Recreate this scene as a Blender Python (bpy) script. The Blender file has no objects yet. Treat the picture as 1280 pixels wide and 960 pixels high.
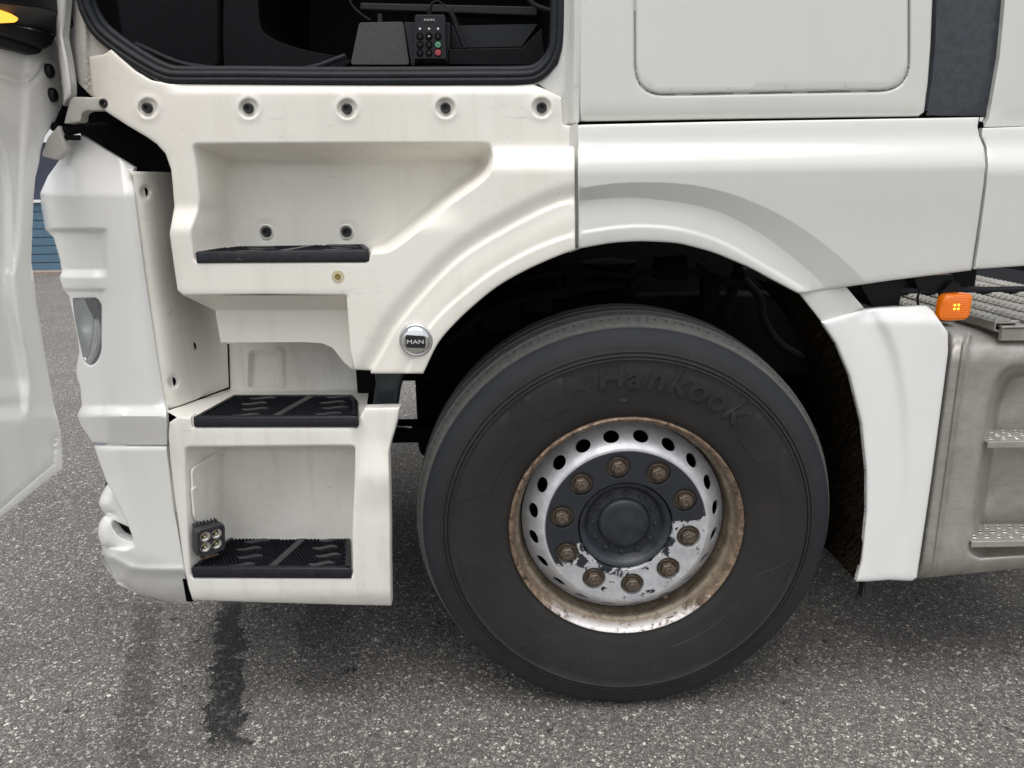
import bpy, bmesh, math, random
import numpy as np
from mathutils import Vector, Matrix, Euler
from mathutils.geometry import delaunay_2d_cdt
random.seed(7)
R = math.radians
sc = bpy.context.scene
COL = sc.collection

# ------------------------------------------------------------------ camera
FPX = 950.0; PITCH = R(15.0); ROLL = R(0.95)
CAM = Vector((0.0, -1.72, 1.408))
fw = Vector((0, math.cos(PITCH), -math.sin(PITCH)))
up0 = Vector((0, math.sin(PITCH), math.cos(PITCH)))
rt0 = Vector((1, 0, 0))
rt = rt0 * math.cos(ROLL) - up0 * math.sin(ROLL)
up = up0 * math.cos(ROLL) + rt0 * math.sin(ROLL)
cd = bpy.data.cameras.new('camera'); cam = bpy.data.objects.new('camera', cd); COL.objects.link(cam)
cd.sensor_width = 36; cd.lens = 36 * FPX / 1280; cd.clip_start = 0.02; cd.clip_end = 2000
m = Matrix((rt, up, -fw)).transposed().to_4x4(); m.translation = CAM
cam.matrix_world = m
sc.camera = cam

# ------------------------------------------------------------------ world and sun (overcast)
SUN_EL = R(76); SUN_AZ = R(200)      # azimuth the light comes from, measured clockwise from +Y
w = bpy.data.worlds.new('World'); sc.world = w; w.use_nodes = True
nt = w.node_tree; nt.nodes.clear()
sky = nt.nodes.new('ShaderNodeTexSky'); sky.sky_type = 'NISHITA'; sky.sun_disc = False
sky.sun_elevation = SUN_EL; sky.sun_rotation = SUN_AZ
sky.dust_density = 4.0; sky.air_density = 1.0; sky.ozone_density = 1.0
hs = nt.nodes.new('ShaderNodeHueSaturation'); hs.inputs['Saturation'].default_value = 0.22
bg = nt.nodes.new('ShaderNodeBackground'); bg.inputs['Strength'].default_value = 0.135
ow = nt.nodes.new('ShaderNodeOutputWorld')
nt.links.new(sky.outputs[0], hs.inputs['Color']); nt.links.new(hs.outputs[0], bg.inputs['Color'])
nt.links.new(bg.outputs[0], ow.inputs[0])
sd = bpy.data.lights.new('sun', 'SUN'); sd.energy = 0.95; sd.angle = R(75); sd.color = (1.0, 0.97, 0.93)
so = bpy.data.objects.new('sun', sd); COL.objects.link(so)
sdir = Vector((math.sin(SUN_AZ) * math.cos(SUN_EL), math.cos(SUN_AZ) * math.cos(SUN_EL), math.sin(SUN_EL)))
so.rotation_euler = sdir.to_track_quat('Z', 'Y').to_euler(); so.location = (0, -3, 8)
sc.view_settings.view_transform = 'Standard'; sc.view_settings.look = 'None'
sc.view_settings.gamma = 1.0; sc.view_settings.exposure = 0.72
sc.render.engine = 'CYCLES'
sc.cycles.max_bounces = 8; sc.cycles.diffuse_bounces = 5; sc.cycles.glossy_bounces = 4
sc.cycles.use_denoising = True

# ------------------------------------------------------------------ materials
def nodes(mat): return mat.node_tree.nodes, mat.node_tree.links
def newmat(name, base=(.5,.5,.5), rough=.5, metal=0, coat=0, spec=None):
    mt = bpy.data.materials.new(name); mt.use_nodes = True
    b = mt.node_tree.nodes['Principled BSDF']
    b.inputs['Base Color'].default_value = (*base, 1)
    b.inputs['Roughness'].default_value = rough; b.inputs['Metallic'].default_value = metal
    b.inputs['Coat Weight'].default_value = coat
    if spec is not None: b.inputs['Specular IOR Level'].default_value = spec
    return mt, b
def coordn(mt, scale=(1,1,1), loc=(0,0,0)):
    n, l = nodes(mt)
    tc = n.new('ShaderNodeTexCoord'); mp = n.new('ShaderNodeMapping')
    mp.inputs['Scale'].default_value = scale; mp.inputs['Location'].default_value = loc
    l.new(tc.outputs['Object'], mp.inputs['Vector']); return mp.outputs[0]
def noise(mt, vec, scale, detail=4, rough=.55, dist=0):
    n, l = nodes(mt); t = n.new('ShaderNodeTexNoise')
    t.inputs['Scale'].default_value = scale; t.inputs['Detail'].default_value = detail
    t.inputs['Roughness'].default_value = rough; t.inputs['Distortion'].default_value = dist
    l.new(vec, t.inputs['Vector']); return t.outputs['Fac']
def ramp(mt, fac, stops):
    n, l = nodes(mt); r = n.new('ShaderNodeValToRGB')
    e = r.color_ramp.elements
    while len(e) < len(stops): e.new(.5)
    for k, (p, c) in enumerate(stops):
        e[k].position = p; e[k].color = (c, c, c, 1) if isinstance(c, (int, float)) else (*c, 1)
    l.new(fac, r.inputs[0]); return r.outputs[0]
def mix(mt, fac, a, b, mode='MIX'):
    n, l = nodes(mt); x = n.new('ShaderNodeMix'); x.data_type = 'RGBA'; x.blend_type = mode
    for sock, v in ((x.inputs[0], fac), (x.inputs[6], a), (x.inputs[7], b)):
        if isinstance(v, (int, float)): sock.default_value = v
        elif isinstance(v, tuple): sock.default_value = (*v, 1)
        else: l.new(v, sock)
    return x.outputs[2]
def math_(mt, op, a, b=0, c=None, clamp=False):
    n, l = nodes(mt); x = n.new('ShaderNodeMath'); x.operation = op; x.use_clamp = clamp
    for k, v in enumerate((a, b, c)):
        if v is None: continue
        if isinstance(v, (int, float)): x.inputs[k].default_value = v
        else: l.new(v, x.inputs[k])
    return x.outputs[0]
def bump(mt, b, h, strength=.2, dist=.001):
    n, l = nodes(mt); x = n.new('ShaderNodeBump'); x.inputs['Strength'].default_value = strength
    x.inputs['Distance'].default_value = dist; l.new(h, x.inputs['Height']); l.new(x.outputs[0], b.inputs['Normal'])
def sep(mt, vec):
    n, l = nodes(mt); s = n.new('ShaderNodeSeparateXYZ'); l.new(vec, s.inputs[0]); return s.outputs

def paint(name, base, dirt=(.30,.27,.22), amount=.25, rough=.3, coat=.3, scuff=0.0):
    mt, b = newmat(name, base, rough, 0, coat)
    n, l = nodes(mt); v = coordn(mt)
    big = ramp(mt, noise(mt, v, 3.1, 5, .6, .4), [(.42, 0.0), (.78, 1.0)])
    fine = ramp(mt, noise(mt, v, 55, 5, .7), [(.55, 0.0), (.75, 1.0)])
    vs = coordn(mt, (14, 14, 1.2)); streak = ramp(mt, noise(mt, vs, 2.2, 4, .6), [(.52, 0.0), (.8, 1.0)])
    d = math_(mt, 'MULTIPLY', big, amount)
    d = math_(mt, 'ADD', d, math_(mt, 'MULTIPLY', math_(mt, 'MULTIPLY', fine, big), amount * 1.4))
    d = math_(mt, 'ADD', d, math_(mt, 'MULTIPLY', streak, amount * .7), clamp=True)
    c = mix(mt, d, base, dirt)
    # small dark specks
    vo = n.new('ShaderNodeTexVoronoi'); vo.inputs['Scale'].default_value = 38; l.new(v, vo.inputs['Vector'])
    sp = ramp(mt, vo.outputs['Distance'], [(.035, 1.0), (.06, 0.0)])
    keep = ramp(mt, noise(mt, v, 9, 3), [(.55, 0.0), (.62, 1.0)])
    c = mix(mt, math_(mt, 'MULTIPLY', math_(mt, 'MULTIPLY', sp, keep), .55 if amount > .1 else .3), c, (.10,.08,.06))
    if scuff:
        vs2 = coordn(mt, (3, 3, 16)); s2 = noise(mt, vs2, 4.5, 8, .75, .8)
        s2 = math_(mt, 'MULTIPLY', ramp(mt, s2, [(.58, 0.0), (.70, 1.0)]), ramp(mt, noise(mt, v, 5.5, 3), [(.48, 0.0), (.62, 1.0)]))
        c = mix(mt, math_(mt, 'MULTIPLY', s2, scuff), c, (.22,.19,.15))
    l.new(c, b.inputs['Base Color'])
    l.new(math_(mt, 'ADD', rough, math_(mt, 'MULTIPLY', d, .5)), b.inputs['Roughness'])
    bump(mt, b, noise(mt, v, 260, 2), .03, .0006)
    return mt
M = {}
M['guard'] = paint('white_mudguard_plastic', (.84,.84,.82), amount=.05, rough=.25, coat=.5)
M['corner'] = paint('white_bumper_paint', (.83,.83,.80), amount=.05, rough=.18, coat=.85)
M['white'] = paint('white_paint', (.65,.65,.615), amount=.05, rough=.18, coat=.85)
M['cream'] = paint('white_moulded_plastic', (.84,.815,.745), dirt=(.46,.42,.34), amount=.22, rough=.42, coat=.12, scuff=.4)
M['cream2'] = paint('white_moulded_plastic_steps', (.86,.84,.78), dirt=(.42,.385,.31), amount=.34, rough=.45, coat=.08, scuff=.65)
M['doorw'] = paint('door_paint', (.83,.83,.805), amount=.08, rough=.2, coat=.7)
M['pillar'] = paint('pillar_primer', (.62,.61,.57), amount=.45, rough=.5, coat=.05)
def plain(name, base, rough, metal=0, coat=0, nscale=60, namt=.3, bmp=.1):
    mt, b = newmat(name, base, rough, metal, coat); n, l = nodes(mt); v = coordn(mt)
    f = noise(mt, v, nscale, 5, .65)
    c = mix(mt, ramp(mt, f, [(.35, 0.0), (.7, 1.0)]), tuple(x * (1 - namt) for x in base), tuple(min(1, x * (1 + namt)) for x in base))
    l.new(c, b.inputs['Base Color']); bump(mt, b, f, bmp, .001); return mt
M['black'] = plain('black_plastic', (.010,.011,.013), .45)
M['rubber'] = plain('seal_rubber', (.015,.017,.020), .55, bmp=.15)
M['trim'] = plain('grey_interior_trim', (.075,.077,.078), .75, nscale=400, bmp=.3)
M['cabin'] = plain('cabin_dark_plastic', (.004,.0045,.006), .6)
M['cabin2'] = plain('cabin_grey_plastic', (.018,.020,.023), .6, nscale=500, bmp=.3)
M['under'] = plain('underbody_black', (.007,.007,.008), .8)
M['dark'] = plain('gap_black', (.004,.004,.004), .9)
M['screw'] = plain('black_screw', (.012,.012,.014), .5)
M['strip'] = plain('anthracite_strip', (.035,.042,.05), .38, coat=.2)
M['step'] = plain('step_grip_black', (.010,.011,.015), .45, nscale=90, namt=.5, bmp=.3)
M['step_hi'] = plain('lighter_step_ribs', (.026,.028,.033), .34, nscale=50, namt=.4, bmp=.2)  # lighter, smoother black for the raised waves and centre rib
M['step_lo'] = plain('step_mesh_black', (.0045,.005,.008), .6)
M['scuffc'], _ = newmat('chalky_scuff', (.14,.14,.13), .9)
M['chrome'], _ = newmat('chrome', (.75,.76,.76), .14, 1)
M['silver_txt'], _ = newmat('silver_letters', (.7,.7,.7), .4, .2)
M['lens'], lb = newmat('clear_lens', (.85,.88,.9), .06, 0, 0); lb.inputs['Transmission Weight'].default_value = .85; lb.inputs['IOR'].default_value = 1.3
M['refl'] = plain('lamp_reflector', (.78,.80,.77), .28, .6, nscale=6, namt=.1, bmp=.02)
def emis(name, col, st, base):
    mt, b = newmat(name, base, .25, 0, .4); b.inputs['Emission Color'].default_value = (*col, 1); b.inputs['Emission Strength'].default_value = st; return mt
M['amber'] = emis('amber_lens', (1.0,.22,.0), .10, (.72,.15,.004))
M['amber_hot'] = emis('amber_led', (1.0,.55,.04), 1.8, (.9,.4,.02))
M['door_lamp'] = emis('door_warning_lamp', (1.0,.42,.06), 1.1, (.9,.3,.02))
M['green'], _ = newmat('green_button', (.10,.32,.18), .4)
M['red'], _ = newmat('red_button', (.42,.05,.07), .4)
M['white_mark'], _ = newmat('white_mark', (.6,.6,.6), .5)
M['plug'], _ = newmat('yellowed_plug', (.55,.50,.33), .5)
M['plug2'], _ = newmat('dark_yellow_plug', (.22,.17,.04), .5)
M['bracket'] = plain('rusty_bracket', (.16,.11,.07), .6, .3, nscale=70)
M['lampbody'] = plain('work_lamp_housing', (.035,.035,.04), .55)
M['led'], _ = newmat('led_reflector', (.8,.8,.76), .1, 1)
M['ledchip'], _ = newmat('led_chip', (.8,.68,.30), .5)
M['hub'] = plain('hub_black_paint', (.022,.026,.033), .42, nscale=25, namt=.4)
M['nut'] = plain('rusty_nut', (.13,.10,.075), .6, .4, nscale=120, namt=.45, bmp=.4)

for k_, v_ in (('cabin', .15), ('cabin2', .25), ('under', .1), ('dark', .0), ('black', .3), ('rubber', .25), ('step', .3), ('step_lo', .2), ('trim', .3)):
    M[k_].node_tree.nodes['Principled BSDF'].inputs['Specular IOR Level'].default_value = v_
def mat_alu():
    mt, b = newmat('brushed_aluminium', (.42,.42,.40), .42, .65); n, l = nodes(mt); v = coordn(mt)
    f = noise(mt, v, 7, 7, .7, .3); g = noise(mt, coordn(mt, (1.2, 1, 30)), 6, 5, .7)
    c = mix(mt, ramp(mt, f, [(.35, 0.0), (.68, 1.0)]), (.38,.365,.325), (.62,.605,.56))
    c = mix(mt, ramp(mt, g, [(.5, 0.0), (.8, .3)]), c, (.25,.21,.16))
    l.new(c, b.inputs['Base Color']); l.new(ramp(mt, f, [(.3, .52), (.7, .36)]), b.inputs['Roughness'])
    bump(mt, b, noise(mt, v, 150, 4), .08, .001); return mt
M['alu'] = mat_alu()
def mat_tyre():
    mt, b = newmat('tyre_rubber', (.03,.03,.03), .7); n, l = nodes(mt); v = coordn(mt)
    xyz = sep(mt, v)
    # object coordinates of the wheel: radius in the X-Z plane
    r = math_(mt, 'SQRT', math_(mt, 'ADD', math_(mt, 'POWER', xyz[0], 2), math_(mt, 'POWER', xyz[2], 2)))
    f = noise(mt, v, 9, 6, .65, .5); g = noise(mt, v, 70, 5, .7)
    side = mix(mt, ramp(mt, f, [(.3, 0.0), (.7, 1.0)]), (.0115,.011,.0108), (.021,.0192,.018))
    edge = mix(mt, ramp(mt, f, [(.3, 0.0), (.7, 1.0)]), (.011,.013,.017), (.019,.021,.026))
    tread = mix(mt, ramp(mt, g, [(.3, 0.0), (.7, 1.0)]), (.10,.10,.095), (.17,.168,.155))
    c = mix(mt, ramp(mt, math_(mt, 'MULTIPLY_ADD', g, .012, r), [(.494, 0.0), (.504, 1.0)]), side, edge)
    c = mix(mt, ramp(mt, r, [(.5235, 0.0), (.5250, 1.0)]), c, tread)
    l.new(c, b.inputs['Base Color']); bump(mt, b, g, .12, .001); return mt
M['tyre'] = mat_tyre()
M['groove'] = plain('tyre_groove', (.008,.008,.008), .9)
def mat_rim():
    mt, b = newmat('rim_weathered_steel', (.4,.37,.3), .5, .2); n, l = nodes(mt); v = coordn(mt)
    f = noise(mt, v, 14, 8, .72, .6); g = noise(mt, v, 60, 7, .75, .3)
    xyz = sep(mt, v)
    r = math_(mt, 'SQRT', math_(mt, 'ADD', math_(mt, 'POWER', xyz[0], 2), math_(mt, 'POWER', xyz[2], 2)))
    c = mix(mt, ramp(mt, f, [(.34, 0.0), (.66, 1.0)]), (.145,.12,.09), (.32,.295,.25))
    band = ramp(mt, math_(mt, 'MULTIPLY_ADD', f, .006, r), [(.272, (.95,.94,.9)), (.2775, (.5,.44,.36)), (.283, (1.0,.97,.9)), (.289, (.95,.83,.70)), (.294, (1,1,1))])
    c = mix(mt, 1.0, c, band, 'MULTIPLY')
    c = mix(mt, ramp(mt, g, [(.54, 0.0), (.62, .85)]), c, (.10,.06,.038))
    lip = ramp(mt, r, [(.286, 0.0), (.290, 1.0)])
    g2 = noise(mt, v, 38, 9, .8, .9)
    lipc = mix(mt, ramp(mt, g2, [(.40, 0.0), (.52, 1.0)]), (.045,.028,.020), (.235,.165,.11))
    lipc = mix(mt, ramp(mt, g2, [(.57, 0.0), (.63, .8)]), lipc, (.50,.44,.36))
    low_ = ramp(mt, math_(mt, 'MULTIPLY_ADD', g2, .3, math_(mt, 'MULTIPLY', xyz[2], -1)), [(.36, 0.0), (.42, 1.0)])
    lipc = mix(mt, math_(mt, 'MULTIPLY', low_, ramp(mt, g2, [(.42, 0.0), (.46, 1.0)])), lipc, (.74,.71,.70))
    c = mix(mt, lip, c, lipc)
    l.new(c, b.inputs['Base Color']); bump(mt, b, g, .3, .0015); return mt
M['rim'] = mat_rim()
def mat_disc():
    mt, b = newmat('disc_chipped_paint', (.4,.4,.4), .4, .5); n, l = nodes(mt); v = coordn(mt)
    xyz = sep(mt, v)
    f = noise(mt, v, 17, 9, .62, .35)
    # paint is gone towards the lower right of the disc
    ang = math_(mt, 'ADD', math_(mt, 'MULTIPLY', xyz[2], 1.9), math_(mt, 'MULTIPLY', xyz[0], -.6))
    s = math_(mt, 'ADD', f, ang)
    r = math_(mt, 'SQRT', math_(mt, 'ADD', math_(mt, 'POWER', xyz[0], 2), math_(mt, 'POWER', xyz[2], 2)))
    s = math_(mt, 'ADD', s, ramp(mt, r, [(.125, .02), (.175, .05), (.21, -.07)]))
    k = ramp(mt, s, [(.455, 0.0), (.461, 1.0)])
    sb = math_(mt, 'ADD', noise(mt, v, 30, 9, .65, .3), ramp(mt, r, [(.122, .10), (.145, .0)]))
    k = math_(mt, 'MAXIMUM', k, ramp(mt, sb, [(.60, 0.0), (.606, 1.0)]))
    rr = ramp(mt, r, [(.2095, 1.0), (.2105, 0.0)])
    k = math_(mt, 'MULTIPLY', k, rr)
    silver = mix(mt, ramp(mt, noise(mt, v, 40, 5), [(.4, 0.0), (.7, 1.0)]), (.55,.56,.58), (.70,.71,.73))
    c = mix(mt, k, silver, (.022,.025,.031))
    l.new(c, b.inputs['Base Color'])
    l.new(math_(mt, 'MULTIPLY_ADD', k, -.35, .4), b.inputs['Metallic'])
    bump(mt, b, k, .35, .0006); return mt
M['disc'] = mat_disc()
def mat_asphalt():
    mt, b = newmat('asphalt', (.1,.1,.1), .8); n, l = nodes(mt); v = coordn(mt)
    xyz = sep(mt, v)
    def vor(scale, rnd=1, feat='F1'):
        t = n.new('ShaderNodeTexVoronoi'); t.inputs['Scale'].default_value = scale; t.feature = feat
        t.inputs['Randomness'].default_value = rnd; l.new(v, t.inputs['Vector']); return t
    v1 = vor(215); v2 = vor(110)
    def bw(c):
        x = n.new('ShaderNodeSeparateColor'); l.new(c, x.inputs[0]); return x.outputs[0]
    s1 = ramp(mt, bw(v1.outputs['Color']), [(.0, .085), (.55, .145), (.80, .20), (.91, .35), (1.0, .68)])
    s2 = ramp(mt, bw(v2.outputs['Color']), [(.0, .09), (.60, .145), (.88, .21), (.95, .42), (1.0, .75)])
    pick = ramp(mt, noise(mt, v, 60, 3), [(.45, 0.0), (.55, 1.0)])
    c = mix(mt, pick, s1, s2)
    d1 = ramp(mt, v1.outputs['Distance'], [(.25, 1.0), (.75, .45)])
    c = mix(mt, 1.0, c, d1, 'MULTIPLY')
    patch = ramp(mt, noise(mt, v, 1.7, 5, .6), [(.3, .88), (.7, 1.14)])
    c = mix(mt, 1.0, c, patch, 'MULTIPLY')
    c = mix(mt, 1.0, c, (1.24,1.165,1.065), 'MULTIPLY')
    # water drips that ran out from under the steps: dark wet streaks
    def streak(x0, w_, y0, y1, edge, amt, slope=0, sc_=9):
        wob = math_(mt, 'MULTIPLY', math_(mt, 'SUBTRACT', noise(mt, v, sc_, 6, .7), .5), edge)
        xl = math_(mt, 'MULTIPLY_ADD', math_(mt, 'SUBTRACT', xyz[1], y0), slope, x0)
        dx = math_(mt, 'ABSOLUTE', math_(mt, 'ADD', math_(mt, 'SUBTRACT', xyz[0], xl), wob))
        mx = math_(mt, 'SUBTRACT', 1.0, math_(mt, 'DIVIDE', dx, w_), clamp=True)
        mx = math_(mt, 'ADD', mx, math_(mt, 'MULTIPLY', math_(mt, 'SUBTRACT', noise(mt, v, 17, 8, .72), .5), 2.6))
        mx = ramp(mt, mx, [(.30, 0.0), (.46, 1.0)])
        my = ramp(mt, math_(mt, 'DIVIDE', math_(mt, 'SUBTRACT', xyz[1], y0), (y1 - y0)), [(.0, 0.0), (.08, 1.0), (.9, 1.0), (1.0, 0.0)])
        br = ramp(mt, noise(mt, v, 34, 6, .75), [(.36, 0.35), (.48, 1.0)])
        return math_(mt, 'MULTIPLY', math_(mt, 'MULTIPLY', math_(mt, 'MULTIPLY', mx, my), br), amt)
    wet = math_(mt, 'ADD', streak(-.745, .075, -.09, .70, .07, .95, -.34), streak(-.955, .07, -.16, .70, .07, .45, -.405), clamp=True)
    wet = math_(mt, 'ADD', wet, streak(-.54, .13, .13, .75, .13, .40, -.27), clamp=True)
    c = mix(mt, wet, c, mix(mt, 1.0, c, (.07,.068,.068), 'MULTIPLY'))
    l.new(c, b.inputs['Base Color'])
    l.new(math_(mt, 'MULTIPLY_ADD', wet, -.22, .85), b.inputs['Roughness'])
    h = math_(mt, 'MULTIPLY', v1.outputs['Distance'], -1); h = math_(mt, 'ADD', h, math_(mt, 'MULTIPLY', v2.outputs['Distance'], -.6))
    bump(mt, b, h, .8, .004); return mt
M['asphalt'] = mat_asphalt()
M['blue'] = plain('blue_cladding', (.085,.165,.235), .45, nscale=4, namt=.15)
M['kerb'] = plain('kerb_stone', (.30,.24,.20), .8, nscale=20)
M['window'], _ = newmat('dark_window', (.06,.07,.10), .08, 0, .5)
M['wallgrey'] = plain('building_frame', (.75,.76,.76), .6, nscale=4, namt=.05)
def mat_hair():
    mt, b = newmat('muddy_liner', (.03,.02,.012), .9); n, l = nodes(mt); v = coordn(mt, (1, 1, .35))
    f = noise(mt, v, 45, 8, .8, 1.2)
    c = ramp(mt, f, [(.40, (.003,.003,.003)), (.58, (.012,.009,.006)), (.70, (.04,.028,.017)), (.85, (.09,.065,.045))])
    l.new(c, b.inputs['Base Color']); bump(mt, b, f, .9, .01); return mt
M['hair'] = mat_hair(); M['hair'].node_tree.nodes['Principled BSDF'].inputs['Specular IOR Level'].default_value = .03; M['hair'].node_tree.nodes['Principled BSDF'].inputs['Roughness'].default_value = 1
M['fibre'], _ = newmat('dirty_bristle', (.026,.019,.012), 1, spec=.03)

# ------------------------------------------------------------------ pixel rays onto real planes
def ray(px, py):
    d = rt * ((px - 640) / FPX) + up * (-(py - 480) / FPX) + fw
    return d
X0 = 0.145; SR = 0.065; SL = 0.045   # the truck's flank: straight to the rear, slightly tapered to the front
def P(px, py, d=0.0):
    r = ray(px, py)
    t = (d + SR * (CAM.x - X0) - CAM.y) / (r.y - SR * r.x)
    q = CAM + r * t
    if q.x < X0:
        t = (d - SL * (CAM.x - X0) - CAM.y) / (r.y + SL * r.x)
        q = CAM + r * t
    return q
def H(px, py, z):
    r = ray(px, py); return CAM + r * ((z - CAM.z) / r.z)
def V(px, py, o, n):
    r = ray(px, py); return CAM + r * ((o - CAM).dot(n) / r.dot(n))

# ------------------------------------------------------------------ object helpers
def link(name, me, mat=None, parent=None, label=None, kind=None):
    o = bpy.data.objects.new(name, me); COL.objects.link(o)
    if mat is not None: me.materials.append(mat)
    if parent is not None:
        o.parent = parent
        pm = parent.get('_w')
        o.matrix_parent_inverse = Matrix.Translation(-WORLD.get(parent.name, Vector((0,0,0))))
    if label: o['label'] = label
    if kind: o['kind'] = kind
    return o
WORLD = {}
def thing(name, label, cat, loc, group=None):
    o = bpy.data.objects.new(name, None); COL.objects.link(o); o.location = loc; o.empty_display_size = .1
    o['label'] = label; o['category'] = cat
    if group: o['group'] = group
    WORLD[o.name] = Vector(loc); return o
def finish(bm, name, mat, parent=None, smooth=40, label=None, kind=None, bevel=None, wn=False, doubles=1e-5, recalc=True):
    if doubles: bmesh.ops.remove_doubles(bm, verts=bm.verts, dist=doubles)
    if recalc: bmesh.ops.recalc_face_normals(bm, faces=bm.faces)
    me = bpy.data.meshes.new(name); bm.to_mesh(me); bm.free()
    if smooth:
        for p in me.polygons: p.use_smooth = True
        me.set_sharp_from_angle(angle=R(smooth))
    o = link(name, me, mat, parent, label, kind)
    if bevel:
        bv = o.modifiers.new('bevel', 'BEVEL'); bv.width = bevel; bv.segments = 3; bv.limit_method = 'ANGLE'; bv.angle_limit = R(35)
        bv.harden_normals = True
    if wn: o.modifiers.new('wn', 'WEIGHTED_NORMAL')
    return o
def densify(pts, step, closed=True):
    out = []; n = len(pts)
    for i in range(n if closed else n - 1):
        a = np.array(pts[i], float); b = np.array(pts[(i + 1) % n], float)
        k = max(1, int(math.ceil(np.linalg.norm(b - a) / step)))
        for j in range(k): out.append(tuple(a + (b - a) * j / k))
    if not closed: out.append(tuple(pts[-1]))
    return out
def rounded(pts, rad, seg=5, closed=True):
    """round the corners of a 2-D polygon; rad is a number or one per corner"""
    n = len(pts); out = []
    for i in range(n):
        r_ = rad[i] if isinstance(rad, (list, tuple)) else rad
        a = np.array(pts[i - 1], float); b = np.array(pts[i], float); c = np.array(pts[(i + 1) % n], float)
        la, lc = np.linalg.norm(a - b), np.linalg.norm(c - b)
        t = min(r_, la * .45, lc * .45)
        if t < 1e-4: out.append(tuple(b)); continue
        p = b + (a - b) / la * t; q = b + (c - b) / lc * t
        for k in range(seg + 1):
            s = k / seg; out.append(tuple((1 - s) ** 2 * p + 2 * s * (1 - s) * b + s * s * q))
    return out
def spline(pts, per=6):
    """Catmull-Rom through open points"""
    P_ = [np.array(p, float) for p in pts]; P_ = [2 * P_[0] - P_[1]] + P_ + [2 * P_[-1] - P_[-2]]
    out = []
    for i in range(1, len(P_) - 2):
        for k in range(per):
            t = k / per; a, b, c, d = P_[i - 1:i + 3]
            out.append(tuple(.5 * ((2 * b) + (-a + c) * t + (2 * a - 5 * b + 4 * c - d) * t * t + (-a + 3 * b - 3 * c + d) * t ** 3)))
    out.append(tuple(P_[-2])); return out
def inside(pts, poly):
    x, y = pts[:, 0], pts[:, 1]; c = np.zeros(len(pts), bool); n = len(poly)
    for i in range(n):
        x1, y1 = poly[i]; x2, y2 = poly[(i + 1) % n]
        if y1 == y2: continue
        k = ((y1 > y) != (y2 > y)) & (x < (x2 - x1) * (y - y1) / (y2 - y1) + x1)
        c ^= k
    return c
def dist_poly(pts, line, closed=True):
    d = np.full(len(pts), 1e9); n = len(line)
    for i in range(n if closed else n - 1):
        a = np.array(line[i], float); b = np.array(line[(i + 1) % n], float); ab = b - a
        L = ab.dot(ab)
        if L < 1e-12: continue
        t = np.clip(((pts - a) @ ab) / L, 0, 1)
        q = a + t[:, None] * ab
        d = np.minimum(d, np.hypot(*(pts - q).T))
    return d
def side_of(pts, line):
    """signed distance to an open polyline (positive on the right when walking it in image space)"""
    best = np.full(len(pts), 1e9); sg = np.ones(len(pts))
    for i in range(len(line) - 1):
        a = np.array(line[i], float); b = np.array(line[i + 1], float); ab = b - a; L = ab.dot(ab)
        t = ((pts - a) @ ab) / L
        if i > 0: t = np.maximum(t, 0)
        if i < len(line) - 2: t = np.minimum(t, 1)
        q = a + t[:, None] * ab; d = np.hypot(*(pts - q).T)
        cr = ab[0] * (pts[:, 1] - a[1]) - ab[1] * (pts[:, 0] - a[0])
        k = d < best; best[k] = d[k]; sg[k] = np.sign(cr[k])
    return best * np.where(sg == 0, 1, sg)
def ss(e0, e1, x):
    t = np.clip((x - e0) / (e1 - e0), 0, 1); return t * t * (3 - 2 * t)
def area2(p): return sum(p[i][0] * p[(i + 1) % len(p)][1] - p[(i + 1) % len(p)][0] * p[i][1] for i in range(len(p)))
def offset(poly, d):
    """offset every point of a closed 2-D polygon outwards by d"""
    s = 1 if area2(poly) > 0 else -1; n = len(poly); out = []
    for i in range(n):
        a, b, c = (np.array(poly[i - 1], float), np.array(poly[i], float), np.array(poly[(i + 1) % n], float))
        t1 = b - a; t2 = c - b
        t1 = t1 / (np.linalg.norm(t1) or 1); t2 = t2 / (np.linalg.norm(t2) or 1)
        nn = np.array([t1[1] + t2[1], -(t1[0] + t2[0])]) * s
        L = np.linalg.norm(nn); nn = nn / L if L > 1e-9 else nn
        k = max(.5, math.sqrt(max(0, (1 + t1.dot(t2)) / 2)))
        out.append(tuple(b + nn * d / k))
    return out
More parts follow.
